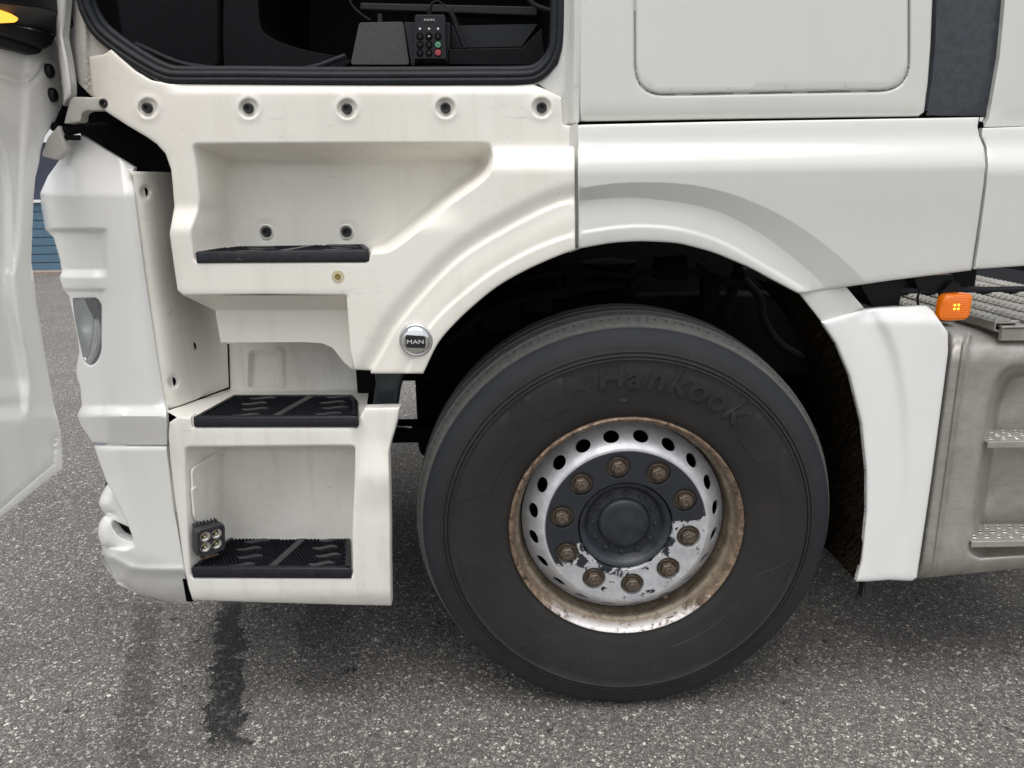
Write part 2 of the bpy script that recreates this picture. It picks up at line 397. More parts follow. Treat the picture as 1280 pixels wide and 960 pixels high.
def fill(bm, outer, holes, fn, step, extra=None, rings=()):
    """triangulated sheet over a 2-D outline with holes; fn maps (N,2) points to 3-D points. Returns boundary vert loops"""
    loops = [outer] + list(holes)
    allp = []; edges = []
    for lp in loops:
        s = len(allp); allp += [tuple(p) for p in lp]
        edges += [(s + i, s + (i + 1) % len(lp)) for i in range(len(lp))]
    o = np.array(outer); x0, y0 = o.min(0); x1, y1 = o.max(0)
    gx, gy = np.meshgrid(np.arange(x0 + step * .5, x1, step), np.arange(y0 + step * .5, y1, step))
    gx = gx + (np.arange(gx.shape[0]) % 2)[:, None] * step * .5
    g = np.stack([gx.ravel(), gy.ravel()], 1)
    if extra is not None and len(extra):
        e = np.array(extra, float); cell = max(step * .16, 1e-6); _, ui = np.unique(np.floor(e / cell).astype(int), axis=0, return_index=True); e = e[ui]
        dm = np.full(len(g), 1e9)
        for c0 in range(0, len(e), 400): dm = np.minimum(dm, np.sqrt(((g[:, None, :] - e[None, c0:c0 + 400, :]) ** 2).sum(2)).min(1))
        g = np.concatenate([g[dm > step * .45], e])
    ringp = []
    for lp_i, lp in enumerate(loops):
        for rr in rings:
            q = np.array(offset(lp, -rr if lp_i == 0 else rr)); 
            dq = dist_poly(q, lp); ringp.append(q[dq > rr * .85])
    keep = inside(g, outer); d = dist_poly(g, outer)
    lim = step * .55 + (max(rings) if rings else 0)
    for h in holes: keep &= ~inside(g, h); d = np.minimum(d, dist_poly(g, h))
    g = g[keep & (d > lim)]
    if ringp:
        q = np.concatenate(ringp); k = inside(q, outer)
        for h in holes: k &= ~inside(q, h)
        g = np.concatenate([g, q[k]])
    pts = [Vector(p) for p in allp] + [Vector(p) for p in g]
    vs, _, fs, ov, _, _ = delaunay_2d_cdt(pts, edges, [], 0, 1e-7, True)
    va = np.array([(v.x, v.y) for v in vs]); fa = np.array([f[:] for f in fs])
    cen = va[fa].mean(1); k = inside(cen, outer)
    for h in holes: k &= ~inside(cen, h)
    co = fn(va); bv = [bm.verts.new(c) for c in co]
    for f in fa[k]:
        try: bm.faces.new([bv[i] for i in f])
        except ValueError: pass
    for v in [v for v in bv if not v.link_faces]: bm.verts.remove(v)
def fmap(mp, dfun):
    def fn(pts):
        d = dfun(pts) if callable(dfun) else np.full(len(pts), float(dfun))
        return [mp(p[0], p[1], dd) for p, dd in zip(pts, d)]
    return fn
def strip(bm, A, B, closed=True):
    va = [bm.verts.new(p) for p in A]; vb = [bm.verts.new(p) for p in B]; n = len(va)
    for i in range(n if closed else n - 1):
        j = (i + 1) % n
        try: bm.faces.new((va[i], va[j], vb[j], vb[i]))
        except ValueError: pass
def panel(name, outer, dfun, mat, parent=None, holes=(), mp=P, step=7, thick=.012, edge=2.2, er=.0028, label=None, back=(0, 1, 0), bm=None, smooth=48, extra=None, kind=None, holethick=None):
    """sheet-metal or moulded panel: relief dfun over an outline, rolled edge, real thickness"""
    own = bm is None
    if own: bm = bmesh.new()
    outer = densify(outer, step); holes = [densify(h, step) for h in holes]
    loops = [outer] + holes
    base = dfun if callable(dfun) else (lambda p, k=float(dfun): np.full(len(p), k))
    def df(p):
        d = np.array(base(p), float)
        if edge:
            q = dist_poly(p, outer)
            for h in holes: q = np.minimum(q, dist_poly(p, h))
            s = np.clip(1 - q / edge, 0, 1); d = d + er * (1 - np.sqrt(np.maximum(0, 1 - s * s)))
        return d
    fn = fmap(mp, df)
    fill(bm, outer, holes, fn, step, extra, rings=(edge * .12, edge * .4, edge) if edge else ())
    bk = Vector(back)
    for i, lp in enumerate(loops):
        A = fn(np.array(lp)); th = thick if i == 0 else (holethick or thick)
        strip(bm, A, [p + bk * th for p in A])
    if own: return finish(bm, name, mat, parent, smooth, label, kind)
def recess(bm, F, B, dF, dB, mp=P, rp=2.5, rl=.006, rp2=4, rl2=.012, step=7, seg=4, fillback=True, bdf=None):
    """rounded recess: front outline F and back outline B (same number of points, 2-D). Returns the hole outline of the front panel"""
    n = len(F); f2 = []; b2 = []
    for i in range(n):
        a = np.array(F[i], float); a2 = np.array(F[(i + 1) % n], float); b = np.array(B[i], float); b_ = np.array(B[(i + 1) % n], float)
        k = max(1, int(math.ceil(max(np.linalg.norm(a2 - a), np.linalg.norm(b_ - b)) / step)))
        for j in range(k): f2.append(tuple(a + (a2 - a) * j / k)); b2.append(tuple(b + (b_ - b) * j / k))
    hp = offset(f2, rp); ip = offset(b2, -rp2)
    ff = dF if callable(dF) else (lambda p, k=dF: np.full(len(p), k))
    fb = dB if callable(dB) else (lambda p, k=dB: np.full(len(p), k))
    F3 = fmap(mp, ff)(np.array(f2)); B3 = fmap(mp, fb)(np.array(b2)); H3 = fmap(mp, ff)(np.array(hp)); I3 = fmap(mp, fb)(np.array(ip))
    rings = [H3]
    U = [(b - a).normalized() for a, b in zip(F3, B3)]
    for k in range(1, seg + 1):
        s = k / seg; rings.append([(1 - s) ** 2 * h + 2 * s * (1 - s) * f + s * s * (f + u * rl) for h, f, u in zip(H3, F3, U)])
    for k in range(0, seg + 1):
        s = k / seg; rings.append([(1 - s) ** 2 * (b - u * rl2) + 2 * s * (1 - s) * b + s * s * i_ for b, u, i_ in zip(B3, U, I3)])
    for a, b in zip(rings[:-1], rings[1:]): strip(bm, a, b)
    if fillback: fill(bm, ip, [], fmap(mp, bdf or fb), step)
    return hp
def box(bm, lo, hi, M4=None):
    vs = [bm.verts.new((M4 @ Vector(c)) if M4 else c) for c in ((x, y, z) for z in (lo[2], hi[2]) for y in (lo[1], hi[1]) for x in (lo[0], hi[0]))]
    for f in ((0,2,3,1),(4,5,7,6),(0,1,5,4),(2,6,7,3),(0,4,6,2),(1,3,7,5)): bm.faces.new([vs[i] for i in f])
def prism(bm, poly3, vec):
    a = [bm.verts.new(p) for p in poly3]; b = [bm.verts.new(Vector(p) + Vector(vec)) for p in poly3]; n = len(a)
    bm.faces.new(a); bm.faces.new(b[::-1])
    for i in range(n): bm.faces.new((a[i], b[i], b[(i+1)%n], a[(i+1)%n]))
def tube(bm, path, rad, seg=8, cap=True, prof=None):
    path = [Vector(p) for p in path]; rings = []; prev = None
    for i, p in enumerate(path):
        t = (path[min(i+1, len(path)-1)] - path[max(i-1, 0)]).normalized()
        if prev is None:
            n = t.orthogonal().normalized() if prof is None else (Vector((0,-1,0)) - t * t.dot(Vector((0,-1,0)))).normalized()
        else: n = (prev - t * prev.dot(t)).normalized()
        prev = n; b = t.cross(n)
        rr = rad[i] if isinstance(rad, (list, tuple)) else rad
        if prof: rings.append([bm.verts.new(p + n * u + b * v_) for u, v_ in prof])
        else: rings.append([bm.verts.new(p + n * (rr * math.cos(2*math.pi*k/seg)) + b * (rr * math.sin(2*math.pi*k/seg))) for k in range(seg)])
    for a, b in zip(rings[:-1], rings[1:]):
        m_ = len(a)
        for k in range(m_): bm.faces.new((a[k], a[(k+1)%m_], b[(k+1)%m_], b[k]))
    if cap: bm.faces.new(rings[0][::-1]); bm.faces.new(rings[-1])
def lathe(bm, prof, seg=96, close=False):
    """profile of (radius, y) turned about the Y axis"""
    rings = []
    for r_, y in prof:
        if r_ < 1e-6: rings.append([bm.verts.new((0, y, 0))])
        else: rings.append([bm.verts.new((r_ * math.sin(2*math.pi*k/seg), y, r_ * math.cos(2*math.pi*k/seg))) for k in range(seg)])
    prs = list(zip(rings[:-1], rings[1:])) + ([(rings[-1], rings[0])] if close else [])
    for a, b in prs:
        if len(a) == 1 and len(b) == 1: continue
        for k in range(seg):
            j = (k + 1) % seg
            if len(a) == 1: bm.faces.new((a[0], b[j], b[k]))
            elif len(b) == 1: bm.faces.new((a[k], a[j], b[0]))
            else: bm.faces.new((a[k], a[j], b[j], b[k]))
def text_bm(bm, s, size, place, ext=.0015, spacing=1.0, bold=0.0):
    """letters as raised solids; place(x, y, z) maps the flat text to the world"""
    cu = bpy.data.curves.new('t', 'FONT'); cu.body = s; cu.size = size; cu.extrude = ext; cu.align_x = 'CENTER'; cu.align_y = 'CENTER'
    cu.space_character = spacing; cu.resolution_u = 3; cu.offset = bold
    o = bpy.data.objects.new('t', cu); me = o.to_mesh()
    base = len(bm.verts); bm.verts.ensure_lookup_table()
    vs = [bm.verts.new(place(v.co.x, v.co.y, v.co.z)) for v in me.vertices]
    for p in me.polygons:
        try: bm.faces.new([vs[i] for i in p.vertices])
        except ValueError: pass
    o.to_mesh_clear(); bpy.data.objects.remove(o); bpy.data.curves.remove(cu)
def along(cur, offs, sp=3.0):
    c = densify(cur, sp, False); out = []
    for i in range(len(c) - 1):
        a = np.array(c[i]); b = np.array(c[i+1]); t = (b - a) / (np.linalg.norm(b - a) or 1)
        for o_ in offs: out.append(tuple(a + np.array([-t[1], t[0]]) * o_))
    return out
def circle(cx, cy, r_, n=24, ry=None):
    return [(cx + r_ * math.cos(2*math.pi*k/n), cy + (ry or r_) * math.sin(2*math.pi*k/n)) for k in range(n)]

# ------------------------------------------------------------------ setting: ground
bm = bmesh.new()
for q in (((-150,-60),(150,200)),):
    vs = [bm.verts.new((x, y, 0)) for x, y in ((-150,-60),(150,-60),(150,200),(-150,200))]; bm.faces.new(vs)
g = finish(bm, 'asphalt_ground', M['asphalt'], smooth=0, kind='structure')

# building with blue cladding, seen in the gap between open door and front corner
BY = 11.6
bld = thing('cladded_building', 'low building clad in blue horizontal boards with dark windows above, behind the open truck door', 'building', (-8, BY, 0))
bm = bmesh.new(); box(bm, (-22, BY + .06, 0), (9, BY + 6, 1.17)); box(bm, (-22, BY + .06, 2.15), (9, BY + 6, 4.2))
for k in range(9): box(bm, (-22 + k * 3.8, BY + .05, 1.17), (-21.75 + k * 3.8, BY + .3, 2.15))
box(bm, (-22, BY + .8, 1.17), (9, BY + 6, 2.15))
finish(bm, 'wall', M['wallgrey'], bld, smooth=0)
bmb = bmesh.new(); box(bmb, (-22, BY, 0), (9, BY + .05, .132)); 
meb = bpy.data.meshes.new('board'); bmesh.ops.bevel(bmb, geom=[e for e in bmb.edges], offset=.006, segments=2, affect='EDGES'); bmb.to_mesh(meb); bmb.free(); meb.materials.append(M['blue'])
for k in range(8):
    o = bpy.data.objects.new('cladding_board', meb); COL.objects.link(o); o.parent = bld; o.matrix_parent_inverse = Matrix.Translation(-WORLD[bld.name]); o.location = (0, 0, .02 + k * .143)
bm = bmesh.new(); box(bm, (-22, BY - .06, 1.172), (9, BY + .3, 1.215)); finish(bm, 'window_sill', M['wallgrey'], bld, smooth=0)
bm = bmesh.new(); box(bm, (-21.7, BY + .22, 1.216), (8.7, BY + .24, 2.149)); finish(bm, 'window_pane', M['window'], bld, smooth=0)
bm = bmesh.new(); box(bm, (-22, BY - .35, 0), (9, BY - .002, .03)); finish(bm, 'kerb', M['kerb'], None, smooth=0, kind='structure')

# ------------------------------------------------------------------ the truck
truck = thing('truck', 'white truck cab with open driver door, folding entry steps and worn front wheel', 'truck', (P(783, 662).x, 0.3, 0))

# -- entry panel (upper step well and front half of the wheel arch)
C0 = spline([(529,467),(547,430),(567,406),(592,382),(622,358),(655,339),(690,323),(719,312)], 4)
C1 = spline([(508,467),(527,425),(547,397),(580,367),(620,337),(670,310),(719,292)], 4)
C2 = spline([(462,467),(480,436),(496,408),(530,367),(576,322),(632,287),(690,258),(719,250)], 4)
SCREWS = [(185,135),(311,135.5),(434,136),(557,135),(677,134.5)]
def dimples(p, lst, ro=13, ri=8.5, dep=.007):
    d = np.zeros(len(p))
    for cx, cy in lst:
        r_ = np.hypot(p[:,0] - cx, p[:,1] - cy)
        d += dep * (1 - ss(ri, ro, r_)) - .0018 * np.exp(-((r_ - ro - 1.5) / 2.2) ** 2)
    return d
def dA(p):
    x, y = p[:,0], p[:,1]
    wR = ss(470, 600, x)
    up_ = wR * (1 - ss(180, 214, y)) + (1 - wR) * (1 - ss(256, 290, y))
    d = .036 * up_
    # arch relief: body face -> inward slope -> lip flare
    s1 = side_of(p, C1); s2 = side_of(p, C2)
    d = d + .010 * ss(-24, -3, s2) - .0075 * ss(-3, 3.5, s2) - .004 * ss(3, 28, s2) - .0055 * ss(-3, 3, s1)
    # shoulder crease following the recess
    d += dimples(p, SCREWS)
    d += .010 * (1 - ss(106, 116, y)) * ss(200, 230, x)   # rolled top edge under the door seal
    d += .02 * (1 - ss(0, 26, x - 112)) * (1 - ss(120, 150, y))
    return d
A_out = [(111,71),(130,68),(139,62),(152,74),(168,88),(188,100),(212,105),(300,106),(500,107),(640,107),(666,105),(684,113),(702,122),(704,156),(718,158)] \
      + list(reversed(C0)) + [(464,467),(463,463),(443,462),(438,440),(433,369),(330,368),(229,369),(222,363),(212,292),(218,258),(216,232),(214,212),(207,192),(196,180),(185,172),(158,156),(132,139),(122,127),(116,117)]
F1 = [(240,180),(246,215),(250,255),(238,287),(241,314),(243,328),(461,328),(463,315),(484,315),(500,305),(530,281),(560,256),(595,232),(610,219),(616,207),(617,192),(612,179),(430,179)]
B1 = [(285,204),(286,230),(288,255),(291,285),(294,302),(300,315),(455,315),(463,307),(479,302),(497,289),(523,268),(552,244),(583,221),(594,213),(599,208),(601,205),(597,203),(430,204)]
F1r = rounded(F1, 7, 3); B1r = rounded(B1, 7, 3)
bm = bmesh.new()
hp = recess(bm, F1r, B1r, dA, .165, rp=3, rl=.008, rp2=6, rl2=.018, bdf=lambda p: .165 + dimples(p, [(333,290),(433,290)], 12, 8, .006))
xs = []
for cx, cy in SCREWS:
    for r_ in (6, 8.5, 10, 11.5, 13, 14.5, 16.5): xs += circle(cx, cy, r_, 22)
for cur in (C1, C2): xs += along(cur, (-6, -4, -2, -.5, 1, 2.5, 4, 6))
A_o = rounded(A_out[:15], 2, 2) if False else A_out
panel('entry_panel', A_o, dA, None, holes=[], bm=None if False else bm, step=6, thick=.018) if False else None
# front sheet with its hole
outer = densify(A_out, 5)
def dAe(p):
    d = dA(p); q = dist_poly(p, outer); s = np.clip(1 - q / 3, 0, 1); return d + .004 * (1 - np.sqrt(np.maximum(0, 1 - s * s)))
fnA = fmap(P, dAe)
xa = np.array(xs); xa = xa[inside(xa, outer) & ~inside(xa, hp) & (dist_poly(xa, outer) > 4) & (dist_poly(xa, hp) > 2)]
fill(bm, outer, [hp], fnA, 5, extra=xa, rings=(.4, 1.2, 3))
Aed = fnA(np.array(outer)); strip(bm, Aed, [p + Vector((0,.022,0)) for p in Aed])
# tongue under the first step: slanted underside and recessed face
T1 = [(229,369),(330,368),(433,369)]; 
tu = densify([(229,369),(433,369)], 6, False); tb = densify([(269,388),(437,388)], 6, False)
n_ = min(len(tu), len(tb)); tu = [tuple(np.array([229,369]) + (np.array([433,369]) - np.array([229,369])) * k / 30) for k in range(31)]
tb = [tuple(np.array([269,388]) + (np.array([438,388]) - np.array([269,388])) * k / 30) for k in range(31)]
rings = []
for s, dd in ((0, .004), (.12, .012), (.4, .035), (.75, .066), (.92, .082), (1.0, .088)):
    rings.append([P(a[0] + (b[0] - a[0]) * s, a[1] + (b[1] - a[1]) * s, dd) for a, b in zip(tu, tb)])
for a, b in zip(rings[:-1], rings[1:]): strip(bm, a, b, False)
tong = [(269,388),(438,388),(441,462),(430,453),(424,445),(416,435),(403,429),(380,427.5),(276,428)]
fill(bm, densify(tong, 6), [], fmap(P, .088), 8)
te = fmap(P, .088)(np.array(densify(tong, 6))); strip(bm, te, [p + Vector((0,.012,0)) for p in te])
# return wall between arch face and tongue
rr1 = [P(433, 369, .003), P(438, 440, .003), P(443, 462, .003)]; rr2 = [P(437, 388, .088), P(439, 440, .088), P(442, 462, .088)]
strip(bm, rr1, rr2, False)
entry = finish(bm, 'entry_panel', M['cream'], truck, 50, doubles=2e-4, label='upper entry step panel with screws and scuffed moulded step well')

# screws
def screw_mesh():
    bm = bmesh.new()
    lathe(bm, [(0, .004), (.0035, .004), (.004, .0005), (.0068, .0), (.0082, .0012), (.0088, .004), (.0088, .010), (0, .010)], 18)
    bmesh.ops.recalc_face_normals(bm, faces=bm.faces)
    me = bpy.data.meshes.new('screw'); bm.to_mesh(me); bm.free()
    for p in me.polygons: p.use_smooth = True
    me.set_sharp_from_angle(angle=R(50)); me.materials.append(M['screw']); return me
SM = screw_mesh()
ring_bm = bmesh.new(); lathe(ring_bm, [(.0094, .001), (.0100, -.0008), (.0112, -.0004), (.0122, .0042), (.013,.009)], 24)
bmesh.ops.recalc_face_normals(ring_bm, faces=ring_bm.faces); RM = bpy.data.meshes.new('screw_collar'); ring_bm.to_mesh(RM); ring_bm.free()
for p in RM.polygons: p.use_smooth = True
RM.materials.append(M['cream'])
def inst(name, me, loc, parent, scale=1, rot=None, label=None):
    o = bpy.data.objects.new(name, me); COL.objects.link(o); o.parent = parent
    o.matrix_parent_inverse = Matrix.Translation(-WORLD.get(parent.name, Vector((0,0,0))))
    o.location = loc; o.scale = (scale,)*3
    if rot: o.rotation_euler = rot
    if label: o['label'] = label
    return o
for cx, cy in SCREWS:
    dd = float(dA(np.array([(cx, cy)], float))[0]); loc = P(cx, cy, dd)
    inst('screw', SM, loc + Vector((0,-.0095,0)), entry, 1.3); inst('screw_collar', RM, loc + Vector((0,-.001,0)), entry, 1.6)
for cx, cy in [(333,290),(433,290)]:
    loc = P(cx, cy, .165); inst('screw', SM, loc + Vector((0,-.0075,0)), entry, 1.3); inst('screw_collar', RM, loc + Vector((0,-.001,0)), entry, 1.6)
# yellowed plug
bm = bmesh.new(); lathe(bm, [(0, 0), (.014, 0), (.0165, .003), (.0165, .008), (0,.008)], 24); pl = finish(bm, 'plug', M['plug'], entry, label='yellowed round plug below the top step'); pl.location = P(423, 345.5, .002) + Vector((0,-.003,0))
bm = bmesh.new(); lathe(bm, [(0, .002), (.003, .0), (.006, .0), (.008, .003), (0,.004)], 16); q = finish(bm, 'plug_centre', M['plug2'], entry); q.location = P(423, 345.5, .002) + Vector((-.001,-.0045,0))
# chrome cap with lettering
cc = P(520, 425.5, -.008)
bm = bmesh.new(); lathe(bm, [(.0, -.012), (.026, -.011), (.031, -.008), (.033, -.003), (.036, -.004), (.039, -.002), (.041, .004), (.041, .014), (0, .014)], 48)
cap = finish(bm, 'locking_cap', M['chrome'], truck, 55, label='round chrome cap with black badge on the arch'); cap.location = cc; 
bm = bmesh.new(); bp_ = rounded([(-.0225,-.014),(.0225,-.016),(.0235,.012),(-.0225,.016)], .005, 4)
prism(bm, [(x, -.0135, z) for x, z in bp_], (0, .004, 0)); bd = finish(bm, 'badge', M['screw'], cap); bd.matrix_parent_inverse = Matrix.Identity(4)
bm = bmesh.new(); text_bm(bm, 'MAN', .0165, lambda x, y, z: Vector((x * 1.12, -.0142 - z, y * .82 - .001)), .0006); lt = finish(bm, 'badge_lettering', M['silver_txt'], cap, 0); lt.matrix_parent_inverse = Matrix.Identity(4)

# -- step treads
def tread(topoly, yb, label):
    """topoly: pixel outline of the tread's top [front-left, back-left, back-right, .., front-right]; yb: pixel row of its lower front edge"""
    fl, fr = topoly[0], topoly[-1]
    z = (P(fl[0], fl[1], -.002).z + P(fr[0], fr[1], -.002).z) / 2
    T3 = [H(x, y, z) for x, y in topoly]
    a, b = P(fl[0], fl[1], -.002), P(fr[0], fr[1], -.002)
    T3[0] = Vector((a.x, a.y, z)); T3[-1] = Vector((b.x, b.y, z))
    th = z - P((fl[0] + fr[0]) / 2, yb, -.002).z
    out2 = rounded([(v.x, v.y) for v in T3], .006, 4)
    inn = offset(out2, -.013)
    bm = bmesh.new()
    A = [Vector((x, y, z)) for x, y in out2]; Bt = [Vector((x, y, z - th)) for x, y in out2]
    mid = [Vector((x, y, z - .003)) for x, y in offset(out2, .0)]; A = [Vector((x, y, z)) for x, y in offset(out2, -.003)]
    I = [Vector((x, y, z)) for x, y in inn]; J = [Vector((x, y, z - .0055)) for x, y in offset(inn, -.002)]
    strip(bm, A, mid); strip(bm, mid, Bt); strip(bm, A, I); strip(bm, I, J)
    bm.faces.new([bm.verts.new(v) for v in J]); bm.faces.new([bm.verts.new(v) for v in Bt])
    t = finish(bm, 'step_tread', M['step'], truck, 50, label=label)
    # grip: studs, waves and a centre rib
    xs_ = [v[0] for v in inn]; ys_ = [v[1] for v in inn]; x0, x1, y0, y1 = min(xs_), max(xs_), min(ys_), max(ys_)
    W = x1 - x0; pts = []; pitch = .0098; row = 0; y = y0 + .006
    waves = []
    xm = (T3[0].x + T3[-1].x) / 2 + .02
    for fx, wd in ((-.27, .055), (.24, .055)):
        for k in range(4):
            yy = y0 + (y1 - y0) * (.14 + .24 * k)
            waves.append((xm + W * fx + (k % 2) * .012 + .05 * (k - 1.5) * -.12, yy, wd, .010))
    def covered(x, y):
        if abs(x - xm - (y - (y0 + y1) / 2) * .25) < .012: return True
        return any(abs(x - wx) < wd * .62 and abs(y - wy) < wh * (1.25 - abs(x - wx) / wd) for wx, wy, wd, wh in waves)
    while y < y1 - .003:
        x = x0 + .004 + (row % 2) * pitch / 2
        while x < x1 - .003: pts.append((x, y)); x += pitch
        y += pitch * .86; row += 1
    pa = np.array(pts); pa = pa[inside(pa, inn) & (dist_poly(pa, inn) > .004)]
    bm = bmesh.new()
    for x, y in pa:
        if covered(x, y): continue
        rb, rt_ = .0044, .0034; zb = z - .0055; zt = z - .0012
        a = [bm.verts.new((x + rb * math.cos(k * 1.0472), y + rb * math.sin(k * 1.0472), zb)) for k in range(6)]
        c = [bm.verts.new((x + rt_ * math.cos(k * 1.0472), y + rt_ * math.sin(k * 1.0472), zt)) for k in range(6)]
        for k in range(6): bm.faces.new((a[k], a[(k+1)%6], c[(k+1)%6], c[k]))
        d = bm.verts.new((x, y, zt - .0022))
        for k in range(6): bm.faces.new((c[k], c[(k+1)%6], d))
    finish(bm, 'grip_studs', M['step_lo'], t, 30, kind='stuff', doubles=0, recalc=False)
    bm = bmesh.new()
    for wx, wy, wd, wh in waves:
        up_, lo_ = [], []
        for k in range(13):
            s = k / 12 * 2 - 1; off = .006 * math.sin(s * 3.0); hw = wh * (1 - s * s) ** .7 * .8 + .0006
            up_.append(Vector((wx + s * wd * .62, wy + off + hw, z - .0003))); lo_.append(Vector((wx + s * wd * .62, wy + off - hw, z - .0003)))
        loop = lo_ + up_[::-1]; prism(bm, loop, (0, 0, -.005))
    loop = [Vector((xm + (yy - (y0+y1)/2) * .25 + dx, yy, z - .0004)) for dx, yy in ((-.010, y0 + .014), (.010, y0 + .014), (.010, y1 - .004), (-.010, y1 - .004))]
    prism(bm, loop, (0, 0, -.005))
    finish(bm, 'grip_waves', M['step_hi'], t, 30)
    return t, z, th
t1, z1, th1 = tread([(243,313.5),(299,305),(456,305),(461,309),(461,313.5)], 327.5, 'narrow black top step tread with a chalk scuff')
t2, z2, th2 = tread([(240,521),(292,493),(441,493),(447,500),(448,521)], 533, 'black middle step tread with studded grip')
t3, z3, th3 = tread([(238,709),(290,669),(433,669),(438,673),(439,711)], 722.5, 'black lowest step tread beside the small work lamp')
# scuff on the top tread
bm = bmesh.new()
for k, (a, b) in enumerate([((292,316),(304,317)),((298,317),(300,324)),((294,324),(303,325)),((303,318),(300,321))]):
    A_, B_ = P(*a, -.0028), P(*b, -.0028); tube(bm, [A_, B_], .00045, 5)
finish(bm, 'scuff_mark', M['scuffc'], t1)

# -- lower step unit
BF = [(222,521),(239,521),(241,534),(447,534),(450,522),(456,510),(500,509),(497,524),(494,536),(489,552),(486,566),(487,605),(488,655),(488,700),(489,757),(440,756),(330,753),(241,750),(236,735),(231,712),(224,660),(217,610),(213,575),(211,545),(212,528)]
def dB(p):
    x, y = p[:,0], p[:,1]
    d = .006 * (1 - ss(548, 575, y)) * ss(430, 460, x)
    d = d + .020 * ss(735, 760, y) ** 2
    d = d + .014 * ss(20, 0, np.minimum(30, np.maximum(0, 490 - x))) * 0
    d = d + .010 * (1 - ss(566, 600, y)) * ss(440, 455, x) + .006 * ss(600, 640, y) * ss(445, 460, x)
    d = d + .012 * (1 - ss(212, 236, x))
    return d
F2 = [(231,559),(338,558),(444,557),(443,600),(441,640),(440,668),(441,722),(340,723),(238,723),(236,690),(233,640),(231,600)]
B2 = [(281,560),(366,560),(454,560),(454,600),(452,640),(451,668),(450,683),(370,683),(284,683),(280,662),(280,630),(280,600)]
bm = bmesh.new()
hp2 = recess(bm, rounded(F2, 6, 3), rounded(B2, 8, 3), dB, .165, rp=3, rl=.007, rp2=8, rl2=.02)
outer = densify(BF, 5)
def dBe(p):
    q = dist_poly(p, outer); s = np.clip(1 - q / 3.5, 0, 1); return dB(p) + .005 * (1 - np.sqrt(np.maximum(0, 1 - s * s)))
fnB = fmap(P, dBe); fill(bm, outer, [hp2], fnB, 6, rings=(.4, 1.4, 3.5))
E_ = fnB(np.array(outer)); strip(bm, E_, [p + Vector((0,.03,0)) for p in E_])
# ledge around the middle tread and back wall above it
zl = z2 - .0085
q_ = H(370, 488, zl); dW = q_.y - SL * (X0 - q_.x); print('dW', dW)
ledge = [(208,514),(222,521),(241,533),(447,533),(452,520),(458,508),(458,489),(287,484)]
L3 = [P(208,514,.022), P(222,522,.010), P(241,535,.006), P(447,535,.006), H(450,524,zl), H(458,511,zl), H(461,489,zl), H(287,486,zl)]
bm.faces.new([bm.verts.new(v) for v in L3])
wall = [(262,415),(462,415),(463,467),(457,487),(458,492),(287,488),(285,430)]
emb = rounded([(311,437),(352,437),(353,486),(309,486)], 6, 4)
fill(bm, densify(wall, 6), [], fmap(P, lambda p: dW + .022 * ss(0, 6, np.where(inside(p, emb), dist_poly(p, emb), 0)) - .006*ss(0,4,np.where(inside(p, offset(emb,5)), dist_poly(p, offset(emb,5)), 0))), 3.5, extra=along(emb + emb[:1], (-6,-4,-2,0,2,4,6,9), 3))
W3 = fmap(P, lambda p: np.full(len(p), dW))(np.array(densify(wall, 6))); strip(bm, W3, [p + Vector((0,.012,0)) for p in W3])
lower = finish(bm, 'lower_step_unit', M['cream2'], truck, 50, doubles=2e-4, label='lower entry step housing with dirty recess')
# small service flap in the left wall of the lower recess: lies on the wall between front and back outlines
def wallL(u, v):
    """u 0 front .. 1 back, v 0 top .. 1 bottom of the recess' left wall"""
    f = P(232 + 7 * v, 562 + 158 * v, -.001); b = P(281, 564 + 104 * v, .165); return f.lerp(b, u)
nrm = (wallL(1, .3) - wallL(0, .3)).cross(wallL(.5, 1) - wallL(.5, 0)).normalized()
if nrm.y > 0: nrm = -nrm
fl = rounded([(.10,.16),(.72,.02),(.80,.06),(.80,.66),(.72,.74),(.16,.60),(.10,.52)], .05, 3)
bm = bmesh.new(); prism(bm, [wallL(u, v) + nrm * .0045 for u, v in fl], -nrm * .006)
flap = finish(bm, 'service_flap', M['cream2'], lower, 40, bevel=.0015)
bm = bmesh.new(); prism(bm, [wallL(u, v) + nrm * .0075 for u, v in ((.06,.32),(.16,.30),(.18,.52),(.09,.54))], -nrm * .006); finish(bm, 'flap_latch', M['cream2'], flap, 40, bevel=.001)

# -- oblique side cover left of the well
Cc = [(160,214),(236,216),(242,300),(292,400),(286,430),(287,484),(208,513),(196,440),(180,330),(166,222)]
HO = [(182,240,5.5,7),(243,433,4.5,6.5),(217,477,5.5,7)]
def dC(p):
    x, y = p[:,0], p[:,1]; xl = 160 + (y - 215) * .16
    d = .047 + (dW - .040) * ss(0, 1, np.clip((x - xl) / 92, 0, 1)) ** 1.0
    for cx, cy, rx, ry in HO[::2]:
        r_ = np.hypot((p[:,0]-cx)/rx, (p[:,1]-cy)/ry); d += .010 * (1 - ss(.7, 1.5, r_))
    return d
ex = []
for cx, cy, rx, ry in HO:
    for k in (.7, 1.0, 1.3, 1.6): ex += circle(cx, cy, rx * k, 16, ry * k)
cover = panel('side_cover', Cc, dC, M['cream'], truck, step=6, extra=ex, label='angled white cover with screw holes in front of the steps')
for cx, cy, rx, ry in HO:
    dd = float(dC(np.array([(cx, cy)], float))[0]); bm = bmesh.new()
    c3 = P(cx, cy, dd); e = [P(cx + a * .8 - 1, cy + b * .85 , dd) - Vector((0, .0015, 0)) for a, b in circle(0, 0, rx, 16, ry)]
    bm.faces.new([bm.verts.new(v) for v in e]); finish(bm, 'screw_hole', M['dark'], cover, 0)
# dark joint line between cover and step housing
bm = bmesh.new(); tube(bm, [P(285, 430, dW - .004), P(287, 484.5, dW - .004), P(208, 514, .045)], .0022, 6); finish(bm, 'joint_gap', M['dark'], cover)

